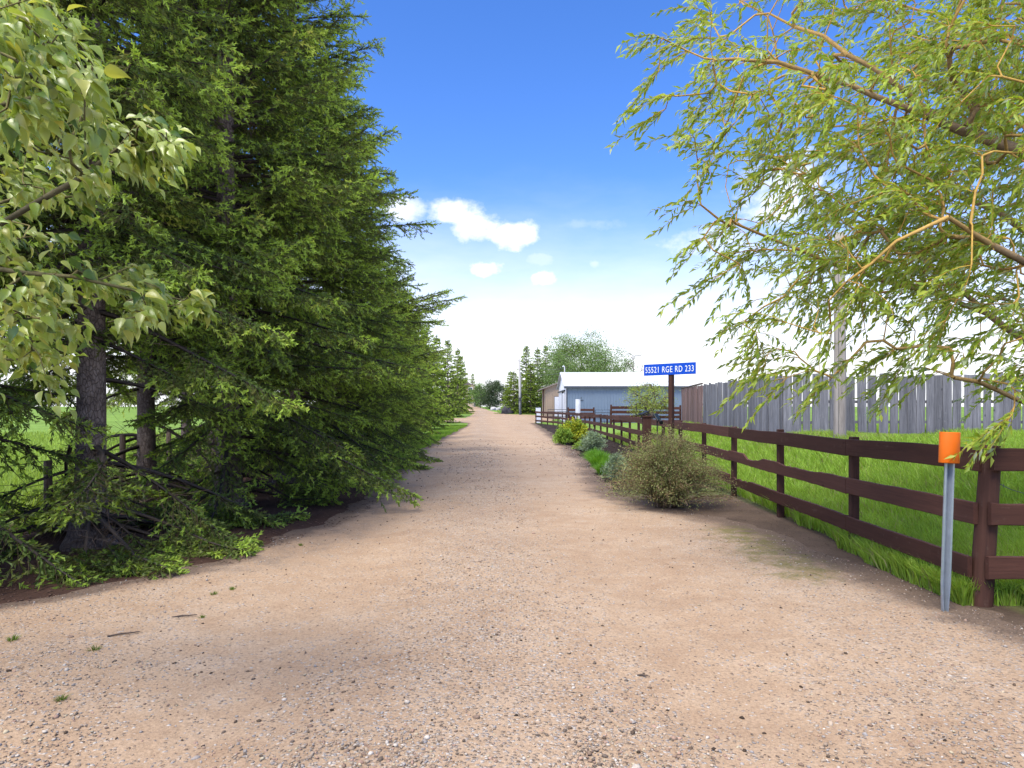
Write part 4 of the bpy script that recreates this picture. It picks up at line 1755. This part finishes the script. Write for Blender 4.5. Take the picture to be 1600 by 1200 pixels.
NA = spruce(101, 12.6, 2.75, .50, True, 2.9, 6.2, .80, ((.34, -2.25, 2.3, -6), (.32, -1.6, 2.3, -6), (.4, -1.95, 2.5, -8), (.3, -2.05, 2.2, -5), (.5, -1.35, 2.4, -8)), None, (.60, 2.1))
NB = spruce(202, 12.8, 2.75, .44, True, .9, 8.6, .74, (), 2.7)
NC = spruce(303, 10.4, 2.6, .55, True, .7, 10.5, .68, ((5.2, -1.05, 3.5, 18), (5.25, -1.0, 3.2, 20), (5.35, -.95, 2.9, 24), (5.0, -1.15, 3.0, 14), (5.1, -1.08, 3.0, 17), (4.9, -.9, 2.8, 12)))
FA = spruce(404, 8.6, 2.4, .74, False, .5, 99)
FB = spruce(505, 8.4, 2.25, .85, False, .4, 99)

plant_spruce(NA, -4.85, 7.85, 'big spruce with a bare brown lower trunk behind the poplar leaves', (.92, 1), 1.2)
plant_spruce(NC, -6.5, 6.35, 'spruce at the left edge whose low boughs touch the gravel', (1.0, 1.15), 2.6)
plant_spruce(NA, -6.62, 12.35, 'second bare-trunked spruce just right of the field fence post', (.9, 1.05), 5.0)
plant_spruce(NA, -7.5, 17.2, 'slim trunked spruce in the back row beyond the second bare trunk', (.85, 1), 2.4)
plant_spruce(NA, -9.8, 20.5, 'rearmost spruce standing in the field beyond the back row', (.85, .95), .4)
plant_spruce(NB, -4.55, 10.9, 'tall dense spruce nearest the driveway with bright new tips', (1.06, 1.06), .3)
plant_spruce(NB, -4.75, 14.6, 'tall spruce whose crown stands out against the blue sky', (1.2, 1.04), -.5)
plant_spruce(NC, -4.9, 18.6, 'broad spruce with skirts hanging to the driveway edge', (1.08, 1.06), 4.4)
plant_spruce(NC, -5.15, 23.2, 'spruce with one long bough reaching out over the driveway', (1.0, .88), 1.0)
far_row = [(-5.3, 28.2, .98, .97, 'spruce beside the end of the dark litter, shorter than the near giants'),
           (-5.8, 33.5, 1.0, .94, 'yellowish spruce midway along the left row'),
           (-6.2, 40, 1.0, .98, 'spruce just past the middle of the left row'),
           (-6.7, 48.5, 1.05, 1.0, 'spruce standing where the grass verge narrows'),
           (-7.3, 58, 1.0, .98, 'pointed spruce two thirds along the left row'),
           (-7.6, 69, 1.05, 1.05, 'spruce at the side turning on the left'),
           (-7.9, 84, 1.0, 1.08, 'slim spruce beyond the side turning'),
           (-7.7, 97, 1.0, 1.1, 'dark spruce near the far end of the left row'),
           (-8.4, 112, 1.05, 1.05, 'last spruce of the left row before the house')]
for i, (x, y, s, h, lab) in enumerate(far_row):
    plant_spruce((NC if i < 2 else (FA, FB)[i % 2]), x, y, lab, (s * (.92 if i < 2 else 1), h * (.80 if i < 2 else 1)), 1.7 * i)
for i, (px, y, h, s, lab) in enumerate(((822, 101, 1.14, 1.05, 'tallest pointed spruce behind the far pale pole'), (840, 106, 1.20, 1.15, 'dark spruce between the pale pole and the workshop'),
                                        (853, 111, 1.24, 1.0, 'dark spruce rising behind the workshop roof'), (803, 98, .72, 1.0, 'lower spruce left of the far pale pole'),
                                        (829, 97, .80, 1.1, 'bright low spruce right of the far pale pole'), (797, 112, .80, .9, 'small spruce at the left of the far clump'))):
    plant_spruce((FA, FB)[i % 2], gx(px, y), y, lab, (s, h), 1.1 * i, 'spruces behind the far pole')
plant_spruce(FB, gx(738, 190), 192, 'thin dark spruce top rising behind the cream house', (1.0, 1.12), .6, 'spruces behind the far pole')


# ------------------------------------------------------------------ grown trees (limbs reach out to given points)
def grow(limbs, targets, rng, seg=.3, jit=.03, sag=.0, inner=.15):
    """limbs: polylines, first starts at the root; returns pos, parent, index of each target"""
    pos, par = [], []
    for k, pl in enumerate(limbs):
        pl = [np.array(p, float) for p in pl]
        if k == 0:
            prev = -1
        else:
            prev = int(np.argmin(np.linalg.norm(np.array(pos) - pl[0], axis=1)))
        start = 0 if k == 0 else 1
        if k:
            pl[0] = pos[prev]
        for i in range(len(pl)):
            if i == 0 and k:
                continue
            if i == 0:
                pos.append(pl[0]); par.append(-1); prev = 0
                continue
            n = max(1, int(np.linalg.norm(pl[i] - pl[i - 1]) / seg))
            for j in range(1, n + 1):
                p = pl[i - 1] + (pl[i] - pl[i - 1]) * j / n + rng.normal(0, jit * .5, 3)
                pos.append(p); par.append(prev); prev = len(pos) - 1
    depth = [0.0]
    for i in range(1, len(pos)):
        depth.append(depth[par[i]] + float(np.linalg.norm(pos[i] - pos[par[i]])))
    A = np.zeros((len(pos) + len(targets) * 14, 3))
    A[:len(pos)] = pos
    n = len(pos)
    Dp = np.zeros(len(A)); Dp[:n] = depth
    order = np.argsort([np.min(np.linalg.norm(A[:n] - t, axis=1)) for t in targets])
    ends = np.zeros(len(targets), int)
    par = list(par)
    for o in order:
        t = np.asarray(targets[o])
        d = np.linalg.norm(A[:n] - t, axis=1) + inner * Dp[:n]
        i = int(np.argmin(d))
        dist = np.linalg.norm(A[i] - t)
        m = int(min(13, max(2, round(dist / seg))))
        p0, prev = A[i].copy(), i
        pd = A[i] - A[par[i]] if par[i] >= 0 else np.array([0, 0, 1.0])
        pd = pd / max(np.linalg.norm(pd), 1e-6)
        ctrl = p0 + pd * dist * .42
        for j in range(1, m + 1):
            u = j / m
            p = p0 * (1 - u) ** 2 + ctrl * 2 * u * (1 - u) + t * u * u + rng.normal(0, jit, 3) * (u < 1)
            p[2] += sag * dist * math.sin(math.pi * u)
            A[n] = p
            Dp[n] = Dp[prev] + dist / m
            par.append(prev)
            prev = n
            n += 1
        ends[o] = prev
    return A[:n], np.array(par), ends


def pipe(par, ends, r0, ex=.45, rmax=9):
    n = len(par)
    c = np.zeros(n)
    c[ends] += 1
    for i in range(n - 1, 0, -1):
        c[i] = max(c[i], .6)
        if par[i] >= 0:
            c[par[i]] += c[i]
    return np.minimum(r0 * np.maximum(c, 1) ** ex, rmax)


def wood_of(A, par, r, k=5):
    i = np.arange(1, len(A))
    i = i[par[1:] >= 0]
    p = par[i]
    return A[p], A[i], np.minimum(r[p], r[i] * 1.35), r[i]


def willow():
    rng = np.random.default_rng(21)
    base = np.array([8.4, 7.9, 0.0])
    z0 = float(gh(8.4, 7.9))
    base[2] = z0 - .2
    w = lambda px, py, d: np.array(at(px, py, d))
    fork = np.array([8.1, 7.8, 1.9])
    limbs = [[base, base + [0, 0, 1.0], fork],
             [fork, w(1700, 590, 7.3), w(1600, 532, 7.0), w(1540, 492, 6.9), w(1470, 462, 6.8), w(1380, 440, 6.7), w(1300, 412, 6.6), w(1210, 375, 6.5), w(1150, 350, 6.4)],
             [w(1540, 492, 6.9), w(1500, 455, 6.8), w(1440, 405, 6.9), w(1370, 350, 7.0), w(1290, 300, 7.1)],
             [fork, w(1720, 380, 6.6), w(1600, 240, 6.0), w(1480, 196, 5.8), w(1370, 150, 5.7), w(1280, 120, 5.7), w(1215, 100, 5.7), w(1165, 95, 5.7)],
             [w(1480, 196, 5.8), w(1400, 130, 5.9), w(1290, 60, 6.2), w(1200, 20, 6.4)],
             [fork, w(1740, 660, 6.6), w(1640, 645, 6.0), w(1560, 610, 5.7), w(1490, 588, 5.5), w(1445, 578, 5.4)],
             [fork, w(1760, 350, 7.4), w(1680, 150, 7.2), w(1600, -60, 7.0)],
             [fork, w(1700, 430, 7.8), w(1560, 330, 8.0), w(1420, 270, 8.2), w(1300, 240, 8.3), w(1180, 250, 8.2)],
             [fork, w(1690, 480, 6.2), w(1585, 400, 5.2), w(1480, 345, 4.9), w(1400, 375, 4.9), w(1320, 440, 4.9)],
             [fork, w(1700, 560, 8.0), w(1580, 470, 8.4), w(1450, 440, 8.5), w(1330, 470, 8.4)],
             [fork, w(1900, 330, 8.2), w(2050, 150, 8.4)]]
    # where the outer twigs start: dense to the right, thin to the left
    tg = []
    left = np.array([[-60, 1110], [66, 1090], [130, 1085], [200, 1090], [260, 1110], [330, 1120], [400, 1120], [470, 1150], [530, 1170], [580, 1190]])
    while len(tg) < 860:
        px, py = rng.uniform(1040, 1950), rng.uniform(-160, 600)
        lx = np.interp(py, left[:, 0], left[:, 1])
        if px < lx or (px > 1640 and rng.random() < .55) or (py < 40 and rng.random() < .5):
            continue
        f = (px - lx) / 420
        pr = .19 + .92 * min(f, 1)
        if py > 480:
            pr *= .55
        if py > 520 and 1330 < px < 1500:
            pr *= .5
        if py > 400 and px > 1380:
            pr *= .6
        if rng.random() > pr:
            continue
        dmin = 4.7 + .6 * rng.random() if px > 1250 else 5.3
        tg.append(w(px, py, rng.uniform(dmin, 8.6)))
    # twigs that hang in the open
    for px, py, d in ((1035, 60, 5.6), (1030, 110, 5.6), (1060, 150, 5.5), (1040, 170, 5.7), (1085, 215, 5.6), (1110, 60, 5.5), (1075, 80, 5.8), (1120, 130, 5.6), (1150, 190, 5.5),
                      (1105, 255, 5.7), (1095, 320, 5.9), (1100, 370, 5.9), (1125, 430, 6.0), (1165, 500, 6.0), (1180, 520, 6.1), (1215, 545, 6.1), (1250, 560, 6.0), (1275, 580, 5.8),
                      (1230, 590, 5.8), (1300, 590, 5.7), (1195, 570, 6.0), (1330, 560, 5.6), (1575, 600, 5.4), (1585, 635, 5.3), (1560, 560, 5.4), (1578, 652, 5.2), (1590, 570, 5.5),
                      (1500, 550, 5.4), (1400, 545, 5.6), (1440, 540, 5.6)):
        tg.append(w(px, py, d))
    tg = np.array(tg)
    A, par, ends = grow(limbs, tg, rng, .22, .022, .02, .12)
    r = pipe(par, ends, .0042, .47)
    P0, P1, R0, R1 = wood_of(A, par, r)
    thick = R1[:, None]
    cthin, cthick = np.array([.56, .34, .08]), np.array([.32, .22, .12])
    f = np.clip((thick - .006) / .022, 0, 1)
    col = (cthin * (1 - f) + cthick * f) * rng.uniform(.8, 1.15, (len(P0), 1))
    wv, wf = tubes(P0, P1, R0, R1, 6)
    wood = [(wv, wf, np.repeat(col, 12, 0))]
    LP, LD, LN, LC, LL, LW = [], [], [], [], [], []
    for e in ends:
        p = A[e]
        d0 = unit(p - A[par[e]])
        nt = 3 if rng.random() < .5 else 4
        for q in range(nt):
            L = rng.uniform(.26, .62)
            k = 5
            d = unit(d0 + rng.normal(0, .5, 3) + np.array([-.45, -.1, -.05]))
            pts = [p]
            for j in range(k):
                d = unit(d + np.array([-.16, -.02, -.20]) + rng.normal(0, .07, 3))
                pts.append(pts[-1] + d * L / k)
            pts = np.array(pts)
            rr = np.linspace(.0032, .0012, k + 1)
            tv, tf = tubes(pts[:-1], pts[1:], rr[:-1], rr[1:], 3)
            wood.append((tv, tf, np.tile(np.array([.52, .32, .06]) * rng.uniform(.7, 1.2), (len(tv), 1))))
            m = int(L / .026)
            u = np.linspace(.1, 1, m) * k
            i0 = np.minimum(u.astype(int), k - 1)
            fr = (u - i0)[:, None]
            lp = pts[i0] * (1 - fr) + pts[i0 + 1] * fr
            td = unit(pts[i0 + 1] - pts[i0])
            ld = unit(td * .7 + rng.normal(0, .45, (m, 3)) + np.array([-.42, 0, -.26]))
            LP.append(lp); LD.append(ld)
            LN.append(unit(rng.normal(0, .7, (m, 3)) + np.array([0, -.15, .9])))
            g = rng.random((m, 1))
            c = np.array([.26, .40, .035]) * (1 - g) + np.array([.50, .57, .07]) * g
            pale = rng.random((m, 1)) < .16
            c = np.where(pale, np.array([.42, .50, .28]), c) * rng.uniform(.8, 1.15)
            LC.append(c)
            LL.append(rng.uniform(.06, .108, m)); LW.append(rng.uniform(.020, .031, m))
    LP, LD, LN, LC, LL, LW = map(np.concatenate, (LP, LD, LN, LC, LL, LW))
    S = unit(np.cross(LD, LN))
    N = np.cross(S, LD)
    V, Fc, C = stamp(WIL, WILF, LP, LD, S, N, LL, LW, LC)
    t = empty('willow_tree', tuple(base), 'yellow-green willow reaching in from the right on orange twigs', 'tree')
    O = np.array(base)
    obj('crown', np_mesh('crown', V - O, Fc, C), M['broadleaf'], t)
    wv, wf, wc = cat(wood)
    obj('limbs', np_mesh('limbs', wv - O, wf, wc, True), M['wood_tint'], t)
    mb = MB()
    mb.tube([(0, 0, -.2), (0, 0, .15), (-.05, 0, .9), (-.25, -.05, 1.75), (-.32, -.1, 2.2)], [.34, .27, .22, .2, .1], 14)
    mb.build('trunk', M['bark_willow'], t, smooth=True)


willow()


def poplar():
    rng = np.random.default_rng(33)
    base = np.array([-4.6, 2.9, -.15])
    w = lambda px, py, d: np.array(at(px, py, d))
    mid = np.array([-4.5, 2.9, 2.2])
    top = np.array([-4.35, 2.9, 4.6])
    limbs = [[base, np.array([-4.6, 2.9, 1.0]), mid, top],
             [np.array([-4.55, 2.9, 1.6]), w(-500, 560, 3.0), w(-200, 480, 3.0), w(-20, 420, 3.0), w(110, 430, 3.0), w(215, 455, 3.05), w(285, 470, 3.1)],
             [np.array([-4.5, 2.9, 2.0]), w(-450, 400, 2.9), w(-180, 380, 2.9), w(0, 350, 2.9), w(70, 310, 2.9), w(120, 280, 2.9), w(175, 235, 2.95), w(215, 195, 3.0)],
             [mid, w(-450, 200, 2.5), w(-180, 190, 2.2), w(-20, 165, 2.1), w(60, 155, 2.1), w(110, 140, 2.1)],
             [np.array([-4.55, 2.9, 1.3]), w(-500, 620, 3.2), w(-200, 600, 3.3), w(-30, 560, 3.4), w(60, 560, 3.4), w(110, 590, 3.4)],
             [np.array([-4.4, 2.9, 3.4]), w(-350, 20, 2.8), w(-120, 40, 2.7), w(20, 60, 2.7), w(90, 90, 2.7)]]
    right = np.array([[-120, 60], [40, 110], [90, 120], [140, 145], [180, 250], [215, 265], [260, 250], [310, 210], [360, 200], [400, 215], [425, 285], [475, 290], [500, 190], [540, 170], [580, 150], [640, 80], [690, 40]])
    tg = []
    while len(tg) < 250:
        px, py = rng.uniform(-420, 300), rng.uniform(-120, 690)
        rx = np.interp(py, right[:, 0], right[:, 1])
        if px > rx or (px < -60 and rng.random() < .5):
            continue
        if py > 560 and rng.random() < .55:
            continue
        if 500 < py and px > 100 and rng.random() < .3:
            continue
        if 300 < py < 420 and 130 < px and rng.random() < .5:
            continue
        d = rng.uniform(2.65, 3.6) if py > 230 or px > 160 else rng.uniform(1.9, 3.1)
        tg.append(w(px, py, d))
    for px, py in ((262, 195), (270, 225), (250, 235), (290, 440), (300, 455), (285, 470), (225, 440), (200, 470), (250, 450), (215, 200), (230, 260), (195, 250)):
        tg.append(w(px, py, rng.uniform(2.9, 3.1)))
    tg = np.array(tg)
    A, par, ends = grow(limbs, tg, rng, .16, .014, .03, .15)
    r = pipe(par, ends, .0023, .44)
    P0, P1, R0, R1 = wood_of(A, par, r)
    f = np.clip((R1[:, None] - .004) / .012, 0, 1)
    col = (np.array([.22, .19, .07]) * (1 - f) + np.array([.13, .11, .075]) * f) * rng.uniform(.8, 1.15, (len(P0), 1))
    wv, wf = tubes(P0, P1, R0, R1, 6)
    LP, LD, LN, LC, LL = [], [], [], [], []
    for e in ends:
        p = A[e]
        d0 = unit(p - A[par[e]])
        m = rng.integers(14, 21)
        back = rng.uniform(0, .16, m)[:, None]
        lp = p - d0 * back + rng.normal(0, .022, (m, 3))
        ld = unit(d0 * .25 + rng.normal(0, .30, (m, 3)) + np.array([.50, .05, -.52]))
        LP.append(lp + ld * .03); LD.append(ld)
        LN.append(unit(rng.normal(0, .5, (m, 3)) + np.array([.3, -.3, .85])))
        g = rng.random((m, 1))
        c = np.array([.32, .45, .055]) * (1 - g) + np.array([.52, .60, .16]) * g
        dk = rng.random((m, 1)) < .09
        c = np.where(dk, np.array([.12, .22, .04]), c)
        ye = rng.random((m, 1)) < .12
        c = np.where(ye, np.array([.50, .52, .10]), c) * rng.uniform(.85, 1.1)
        LC.append(c)
        LL.append(rng.uniform(.046, .078, m))
    LP, LD, LN, LC, LL = map(np.concatenate, (LP, LD, LN, LC, LL))
    S = unit(np.cross(LD, LN))
    N = np.cross(S, LD)
    V, Fc, C = stamp(POP, POPF, LP, LD, S, N, LL, LL * rng.uniform(.52, .66, len(LL)), LC)
    t = empty('poplar_tree', tuple(base), 'poplar with large pale drooping leaves reaching in from the left', 'tree')
    O = np.array(base)
    obj('crown', np_mesh('crown', V - O, Fc, C, True), M['poplar'], t)
    obj('limbs', np_mesh('limbs', wv - O, wf, np.repeat(col, 12, 0), True), M['wood_tint'], t)
    mb = MB()
    mb.tube([(0, 0, -.2), (0, 0, .2), (.02, 0, 1.2), (.1, 0, 2.4), (.22, 0, 4.6)], [.2, .15, .12, .09, .03], 12)
    mb.build('trunk', M['bark_willow'], t, smooth=True)


poplar()


def broad_tree(name, seed, H, rx, z0, nblob, leaf, cols, nleaf, twiggy=0.0, stem=.16):
    """a far broadleaved tree at the origin: clumps of leaves on real limbs"""
    rng = np.random.default_rng(seed)
    cz = (H + z0) / 2
    tg = []
    while len(tg) < nblob:
        p = rng.uniform(-1, 1, 3)
        n = np.linalg.norm(p)
        if n > 1 or n < .25:
            continue
        q = p * [rx, rx, (H - z0) / 2] * (1 + .18 * math.sin(p[0] * 5 + seed) * math.cos(p[2] * 4)) + [0, 0, cz]
        q[2] -= .12 * rx * (abs(p[0]) + abs(p[1]))
        tg.append(q)
    tg = np.array(tg)
    A, par, ends = grow([[(0, 0, -.3), (0, 0, z0 * .7), (.2, .1, cz), (.1, 0, H * .85)]], tg, rng, .6, .07, .05, .25)
    r = pipe(par, ends, .02, .42)
    P0, P1, R0, R1 = wood_of(A, par, r)
    wv, wf = tubes(P0, P1, R0, R1, 4)
    k = nleaf
    ix = np.repeat(ends, k)
    sp = .42 * rx / 3.0
    P = A[ix] + rng.normal(0, sp, (len(ix), 3)) * [1, 1, .7]
    D = unit(rng.normal(size=P.shape) + [0, 0, -.3])
    Nn = unit(rng.normal(size=P.shape) + [0, 0, 1.0])
    S = unit(np.cross(D, Nn))
    tone = np.repeat(rng.uniform(.75, 1.2, len(ends)), k)[:, None]
    g = rng.random((len(P), 1))
    C = (np.array(cols[0]) * (1 - g) + np.array(cols[1]) * g) * tone
    V, Fc, C = stamp(DIA, DIAF, P, D, S, np.cross(S, D), leaf * rng.uniform(.7, 1.3, len(P)), leaf * .7, C)
    return np_mesh('crown', V, Fc, C), np_mesh('limbs', wv, wf, np.tile([.16, .13, .10], (len(wv), 1)), True)


def plant_broad(name, me, x, y, label, cat_='tree', group=None, s=1.0, rz=0.0):
    t = empty(name, (x, y, float(gh(x, y))), label, cat_, group, rz)
    t.scale = (s, s, s)
    obj('crown', me[0], M['shrub'], t)
    obj('limbs', me[1], M['wood_tint'], t)
    return t


big = broad_tree('aspen', 71, 13.0, 5.0, 2.0, 260, .20, [(.14, .24, .05), (.26, .37, .10)], 84)
big2 = broad_tree('aspen', 72, 11.0, 4.0, 1.5, 190, .19, [(.13, .23, .06), (.24, .35, .11)], 80)
thinb = broad_tree('bare', 73, 10.0, 2.2, 1.5, 90, .14, [(.16, .16, .10), (.22, .22, .15)], 6)
plant_broad('aspen_tree', big, gx(906, 108), 108, 'tall rounded leafy tree rising behind the blue shed roof', group='leafy trees behind the shed')
plant_broad('aspen_tree', big2, gx(946, 103), 103, 'lower leafy tree behind the middle of the shed roof', group='leafy trees behind the shed', rz=1.0)
plant_broad('aspen_tree', big2, gx(874, 103), 103, 'bright leafy tree between the dark spruces and the shed', group='leafy trees behind the shed', rz=2.6, s=.92)
plant_broad('bare_tree', thinb, gx(988, 100), 100, 'thin twiggy half-bare tree at the right end behind the shed')
rnd = broad_tree('yard_tree', 74, 5.0, 2.6, .5, 110, .20, [(.12, .23, .05), (.22, .34, .08)], 80)
plant_broad('yard_tree', rnd, gx(750, 150), 150, 'round bright green tree by the far house')
rnd2 = broad_tree('yard_shrub', 75, 6.0, 3.0, .3, 130, .20, [(.06, .10, .045), (.11, .15, .07)], 100)
plant_broad('yard_shrub', rnd2, gx(773, 140), 140, 'dark rounded evergreen at the end of the far lawn')
rnd3 = broad_tree('caragana', 76, 3.0, 1.7, .7, 130, .075, [(.25, .34, .05), (.42, .48, .09)], 60)
plant_broad('caragana_shrub', rnd3, gx(1018, 47), 47, 'airy yellow-green shrub in front of the blue shed', 'shrub')


# ------------------------------------------------------------------ shrubs and bed plants
def shrub(seed, rad, H, nstem, per, leaf, cols, droop=.5, stemcol=(.12, .075, .05), aspect=.45, start=.35, spread=1.0):
    rng = np.random.default_rng(seed)
    n = nstem
    az = rng.uniform(0, 6.28, n)
    tip = rng.random(n) ** .6
    reach = rad * (.12 + .95 * tip) * rng.uniform(.75, 1.08, n)
    hh = H * np.sqrt(np.clip(1 - (tip * .985) ** 2.4, .015, 1)) * rng.uniform(.70, 1.06, n)
    k = 7
    u = np.linspace(0, 1, k + 1)
    out = reach[:, None] * (u[None] ** 1.25)
    zz = hh[:, None] * (1.35 * u[None] - .35 * u[None] ** 3) * (1 - droop * .35 * (tip[:, None] * u[None] ** 3))
    b = rng.normal(0, rad * .07, (n, 2))
    wig = rng.normal(0, rad * .022, (n, k + 1, 3)) * u[None, :, None]
    P = np.stack([np.cos(az)[:, None] * out + b[:, :1], np.sin(az)[:, None] * out + b[:, 1:], zz], -1) + wig
    P[..., 2] = np.maximum(P[..., 2], .012)
    rr = np.linspace(.0065, .0018, k + 1) * (rad ** .4)
    A, B = P[:, :-1].reshape(-1, 3), P[:, 1:].reshape(-1, 3)
    wv, wf = tubes(A, B, np.tile(rr[:-1], n), np.tile(rr[1:], n), 3)
    scol = np.repeat(np.array(stemcol)[None] * rng.uniform(.6, 1.6, (n, 1)), k * 6, 0)
    m = per
    ui = start + (1 - start) * rng.random((n, m)) ** .7
    f = ui * k
    i0 = np.minimum(f.astype(int), k - 1)
    fr = (f - i0)[..., None]
    row = np.arange(n)[:, None]
    Q = P[row, i0] * (1 - fr) + P[row, i0 + 1] * fr
    T = unit(P[row, i0 + 1] - P[row, i0])
    Q = (Q + rng.normal(0, rad * .055 * spread, Q.shape)).reshape(-1, 3)
    Q[:, 2] = np.maximum(Q[:, 2], .015)
    D = unit(T.reshape(-1, 3) + rng.normal(0, .6, Q.shape))
    Nn = unit(rng.normal(size=Q.shape) + [0, -.2, .9])
    S = unit(np.cross(D, Nn))
    g = rng.random((len(Q), 1))
    tone = np.repeat(rng.normal(1, .18, n), m)[:, None]
    C = (np.array(cols[0]) * (1 - g) + np.array(cols[1]) * g) * tone
    if len(cols) > 2:
        pick = np.repeat(rng.random(n) < cols[3], m)[:, None] & (rng.random((len(Q), 1)) < .7)
        C = np.where(pick, np.array(cols[2]) * rng.uniform(.7, 1.2, (len(Q), 1)), C)
    L = leaf * rng.uniform(.7, 1.35, len(Q))
    V, Fc, C = stamp(DIA, DIAF, Q, D, S, np.cross(S, D), L, L * aspect, np.clip(C, .005, .8))
    return np_mesh('foliage', V, Fc, C), np_mesh('stems', wv, wf, np.clip(scol, .01, .6), True)


def plant_shrub(name, me, x, y, label, cat_='shrub', group=None, sc=(1, 1, 1), rz=0.0, mat='shrub'):
    t = empty(name, (x, y, float(gh(x, y))), label, cat_, group, rz)
    t.scale = sc
    obj('foliage', me[0], M[mat], t)
    obj('stems', me[1], M['wood_tint'], t)
    return t


pot = shrub(81, 1.02, 1.22, 620, 90, .021, [(.19, .22, .06), (.36, .38, .15), (.33, .22, .10), .22], 1.0, (.24, .15, .09), .5, .26, .9)
plant_shrub('potentilla_shrub', pot, gx(1043, 10.75), 10.75, 'large rounded olive-brown shrub at the edge of the gravel before the fence')
yel = shrub(82, .78, 1.05, 200, 60, .060, [(.34, .44, .03), (.62, .60, .04), (.16, .30, .03), .3], .6, (.10, .07, .04), .6, .25)
plant_shrub('spirea_shrub', yel, gx(897, 29.5), 29.5, 'rounded golden yellow shrub against the rail fence')
lime = shrub(83, .5, .72, 160, 46, .055, [(.20, .38, .04), (.38, .52, .08)], .6, (.10, .1, .04), .5, .2)
plant_shrub('lime_plant', lime, gx(881, 29.0), 29.0, 'lime green clump left of the golden shrub', 'plant')
plant_shrub('lime_plant', lime, gx(917, 25.0), 25.0, 'low green clump in front of the golden shrub', 'plant', sc=(1, 1, .6), rz=1.3)
sage = shrub(84, .52, .72, 180, 46, .048, [(.24, .35, .18), (.40, .48, .31)], .4, (.2, .2, .15), .35, .2)
plant_shrub('sage_plant', sage, gx(926, 24.2), 24.2, 'silvery grey-green plant right of the golden shrub', 'plant')
plant_shrub('sage_plant', sage, gx(963, 14.6), 14.6, 'pale grey-green plant behind the olive shrub on its left', 'plant', sc=(.65, .65, .8), rz=2.0)


def grass_clump(seed, n, rad, h, cols, w=.008):
    rng = np.random.default_rng(seed)
    a, q = rng.uniform(0, 6.28, n), rng.random(n) ** .7
    P = np.stack([np.cos(a) * q * rad * .4, np.sin(a) * q * rad * .4, 0 * a], 1)
    hh = h * (1 - .45 * q) * rng.uniform(.7, 1.1, n)
    lean = np.stack([np.cos(a) * q * rad * .75, np.sin(a) * q * rad * .75], 1) + rng.normal(0, rad * .08, (n, 2))
    g = rng.random((n, 1))
    C = np.array(cols[0]) * (1 - g) + np.array(cols[1]) * g
    V, Fc, C = blades(P, hh, lean, np.full(n, w) * rng.uniform(.7, 1.3, n), C, rng)
    return np_mesh('grass_blades', V, Fc, C)


gc = grass_clump(91, 900, .5, .52, [(.16, .40, .035), (.30, .55, .08)], .012)
for (px, d, s, lab) in ((938, 18.2, 1.0, 'bright green grassy clump beside the mulch, nearest the olive shrub'), (929, 20.4, .85, 'smaller bright green clump just beyond the nearest one'),
                        (946, 16.0, .8, 'bright green tuft touching the olive shrub on its left')):
    o = obj('daylily_clump', gc, M['grass'])
    x = gx(px, d)
    o.location = (x, d, float(gh(x, d)))
    o.scale = (s, s, s)
    o.rotation_euler = (0, 0, d)
    tag(o, lab, 'plant', 'green clumps in the bed')

wd = grass_clump(92, 40, .06, .045, [(.13, .22, .03), (.22, .30, .06)], .005)
for (px, py, s, lab) in ((20, 1003, 1.1, 'weed tuft on the gravel at the left picture edge'), (148, 1018, 1.0, 'weed tuft on bare gravel below the low spruce bough'),
                         (95, 1098, .9, 'weed tuft on the gravel lowest at the left'), (334, 930, .9, 'yellowish weed tuft right of the low spruce bough'),
                         (316, 965, .7, 'faint weed tuft between gravel and spruce litter'), (470, 853, .9, 'weed tuft on the dark soil below the near spruces'),
                         (363, 923, .9, 'green weed tuft beside the yellowish one')):
    d = CAM_H * F / (py - HOR)
    x = gx(px, d)
    o = obj('weed_tuft', wd, M['grass'])
    o.location = (x, d, float(road_z(x, d)) - .002)
    o.scale = (s, s, s)
    o.rotation_euler = (0, 0, px)
    tag(o, lab, 'weed', 'weed tufts on the gravel')

for (px, py, L, rz, lab) in ((288, 965, .17, .25, 'short dark stick on the gravel near the weeds'), (193, 995, .19, .45, 'thin bent stick on the gravel at the left'),
                             (1005, 1062, .07, -.5, 'small dark twig on the gravel right of centre'), (215, 861, .3, .12, 'pale fallen twig on the needle litter under the spruce')):
    d = CAM_H * F / (py - HOR)
    x = gx(px, d)
    mb = MB()
    mb.tube([(-L / 2, 0, 0), (-L * .1, .008, .004), (L * .2, -.004, .006), (L / 2, .012, .002)], [.005, .006, .005, .003], 6)
    pale = 'pale' in lab
    o = mb.build('stick', M['pole'] if pale else M['post_field'])
    o.location = (x, d, float(gh(x, d) if pale else road_z(x, d)) + .006)
    o.rotation_euler = (0, 0, rz)
    tag(o, lab, 'stick', 'fallen sticks')
